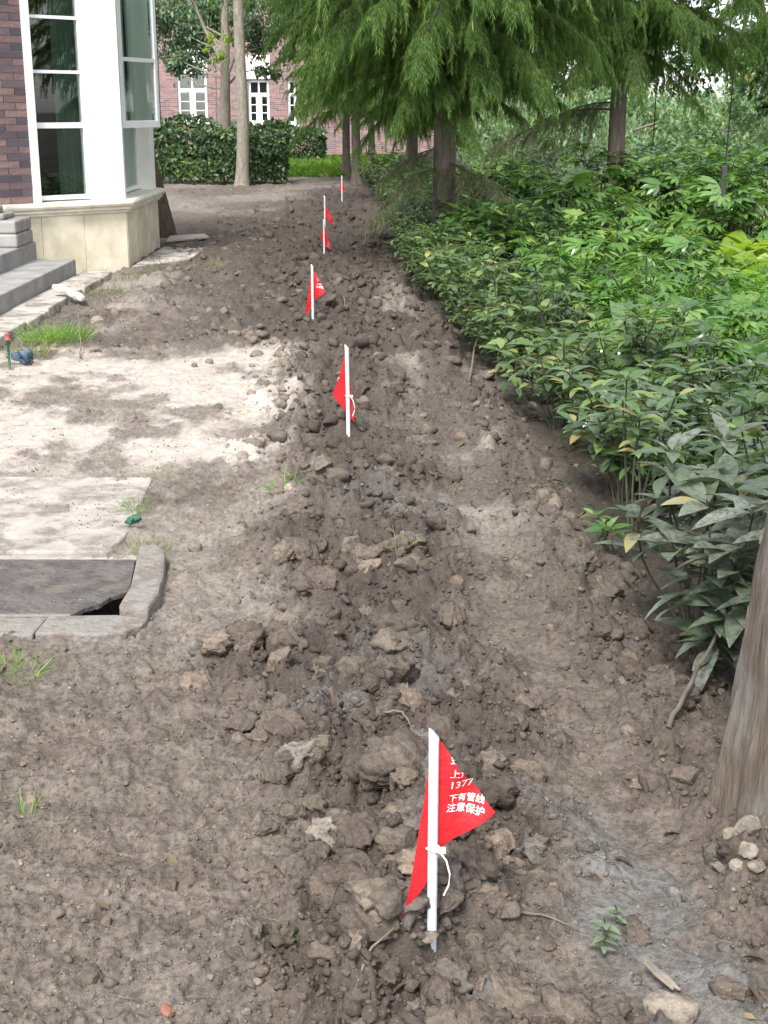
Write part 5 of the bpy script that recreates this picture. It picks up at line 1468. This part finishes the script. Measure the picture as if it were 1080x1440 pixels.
# straight trunk before the hedge
xa, ya = G(340, 263)
broad_tree(xa, ya, 8, 0.14, [(0.3, 0.5, 6.8, 1.2), (-0.8, 0, 6.2, 1.0), (0.9, -0.4, 5.9, 1.0)], 700, 0.15, 'lf_tree', 'bare straight grey trunk standing at the front of the hedge', 201, lean=(0.02, 0))
xb, yb = Dp(318, 200, 34).x, 34.0
tb = clumps_at([(225, 30, 35, 0.8), (260, 45, 35, 0.9), (235, 78, 34.5, 0.55), (290, 20, 35, 0.8), (270, 70, 35, 0.6), (300, 50, 36, 0.6), (372, 20, 35, 0.8), (385, 60, 35.5, 0.6), (375, 95, 35.5, 0.35), (340, 15, 36, 0.7), (228, 5, 35, 0.8), (395, 10, 36, 0.8), (250, 95, 34.7, 0.3)], xb, yb)
broad_tree(xb, yb, 5.2, 0.15, tb, 2600, 0.11, 'lf_tree', 'spreading grey green tree rooted behind the hedge', 202, limbs=[(2.3, (0.45, 0, 3.6), 0.07), (2.6, (-0.9, 0.2, 4.6), 0.06)], lean=(0.012, 0))
ty = clumps_at([(303, 72, 33.4, 0.28), (296, 62, 33.4, 0.2)], xb, yb)
# young yellow shoots on a slim sapling beside that trunk
p_ = Dp(305, 150, 33.2)
broad_tree(p_.x, p_.y, 3.0, 0.02, [(a + xb - p_.x, b + yb - p_.y, c, d) for a, b, c, d in ty], 2200, 0.09, 'lf_yellow', 'slim sapling with yellow green leaves beside the spreading tree', 203, name='sapling')
# trees far behind the reeds
bgsp = [(8, 52, 9), (13.5, 50, 10), (3.5, 56, 9), (19, 54, 11), (0.5, 60, 9)]
for i, (x_, y_, h_) in enumerate(bgsp):
    r7 = np.random.default_rng(300 + i)
    cl_ = [(r7.normal() * 1.6, r7.normal() * 1.2, h_ * r7.uniform(0.12, 0.95), r7.uniform(1.0, 1.8)) for _ in range(16)]
    broad_tree(x_, y_, h_ * .8, 0.2, cl_, 260, 0.30, 'lf_tree' if i % 2 else 'lf_hedge', 'leafy tree far behind the reeds', 300 + i, group='trees far behind the reeds', cs=0.75)
p_ = Dp(1062, 130, 30)
broad_tree(p_.x + 0.4, 30, 4.5, 0.08, [(-0.4, 0, 2.4, 0.7), (0.3, 0.2, 3.2, 0.9), (0.1, -0.2, 1.7, 0.6), (0.8, 0, 2.3, 0.8)], 900, 0.16, 'lf_dark', 'small dark broadleaf tree before the reeds', 320)
for i, (x_, y_) in enumerate(((3.2, 30.5), (5.2, 29.5), (7.2, 30.5), (9.4, 31), (4.2, 33.5), (6.4, 34), (8.6, 34.5), (1.8, 33))):
    r7 = np.random.default_rng(340 + i)
    cl_ = [(r7.normal() * .55, r7.normal() * .4, r7.uniform(0.4, 1.9), r7.uniform(0.45, 0.75)) for _ in range(7)]
    broad_tree(x_, y_, 1.2, 0.05, cl_, 900, 0.13, 'lf_bush', 'pale green rounded bush in front of the reeds', 340 + i, group='pale bushes before the reeds', cs=0.7, name='pale_bush')
# thin stakes in the bed
for (u, v, Y, hh, lab) in ((1018, 245, 17.5, 1.15, 'thin dark metal stake on a short black post in the bed'), (915, 235, 22, 1.6, 'thin leaning stick behind the palmate plants')):
    p_ = Dp(u, v, Y)
    st_ = empty('garden_stake', (p_.x, Y, 0), lab, 'stake')
    MB().tube([(0, 0, -0.1), (0.01, 0, p_.z), (0.03, 0, p_.z + hh)], [0.012, 0.010, 0.007], 7).build('rod', M['black_metal'], st_, 0, True)
    if u > 1000: MB().box((-0.035, -0.035, -0.05), (0.035, 0.035, p_.z + 0.10)).build('post', M['black_metal'], st_, 0.01)
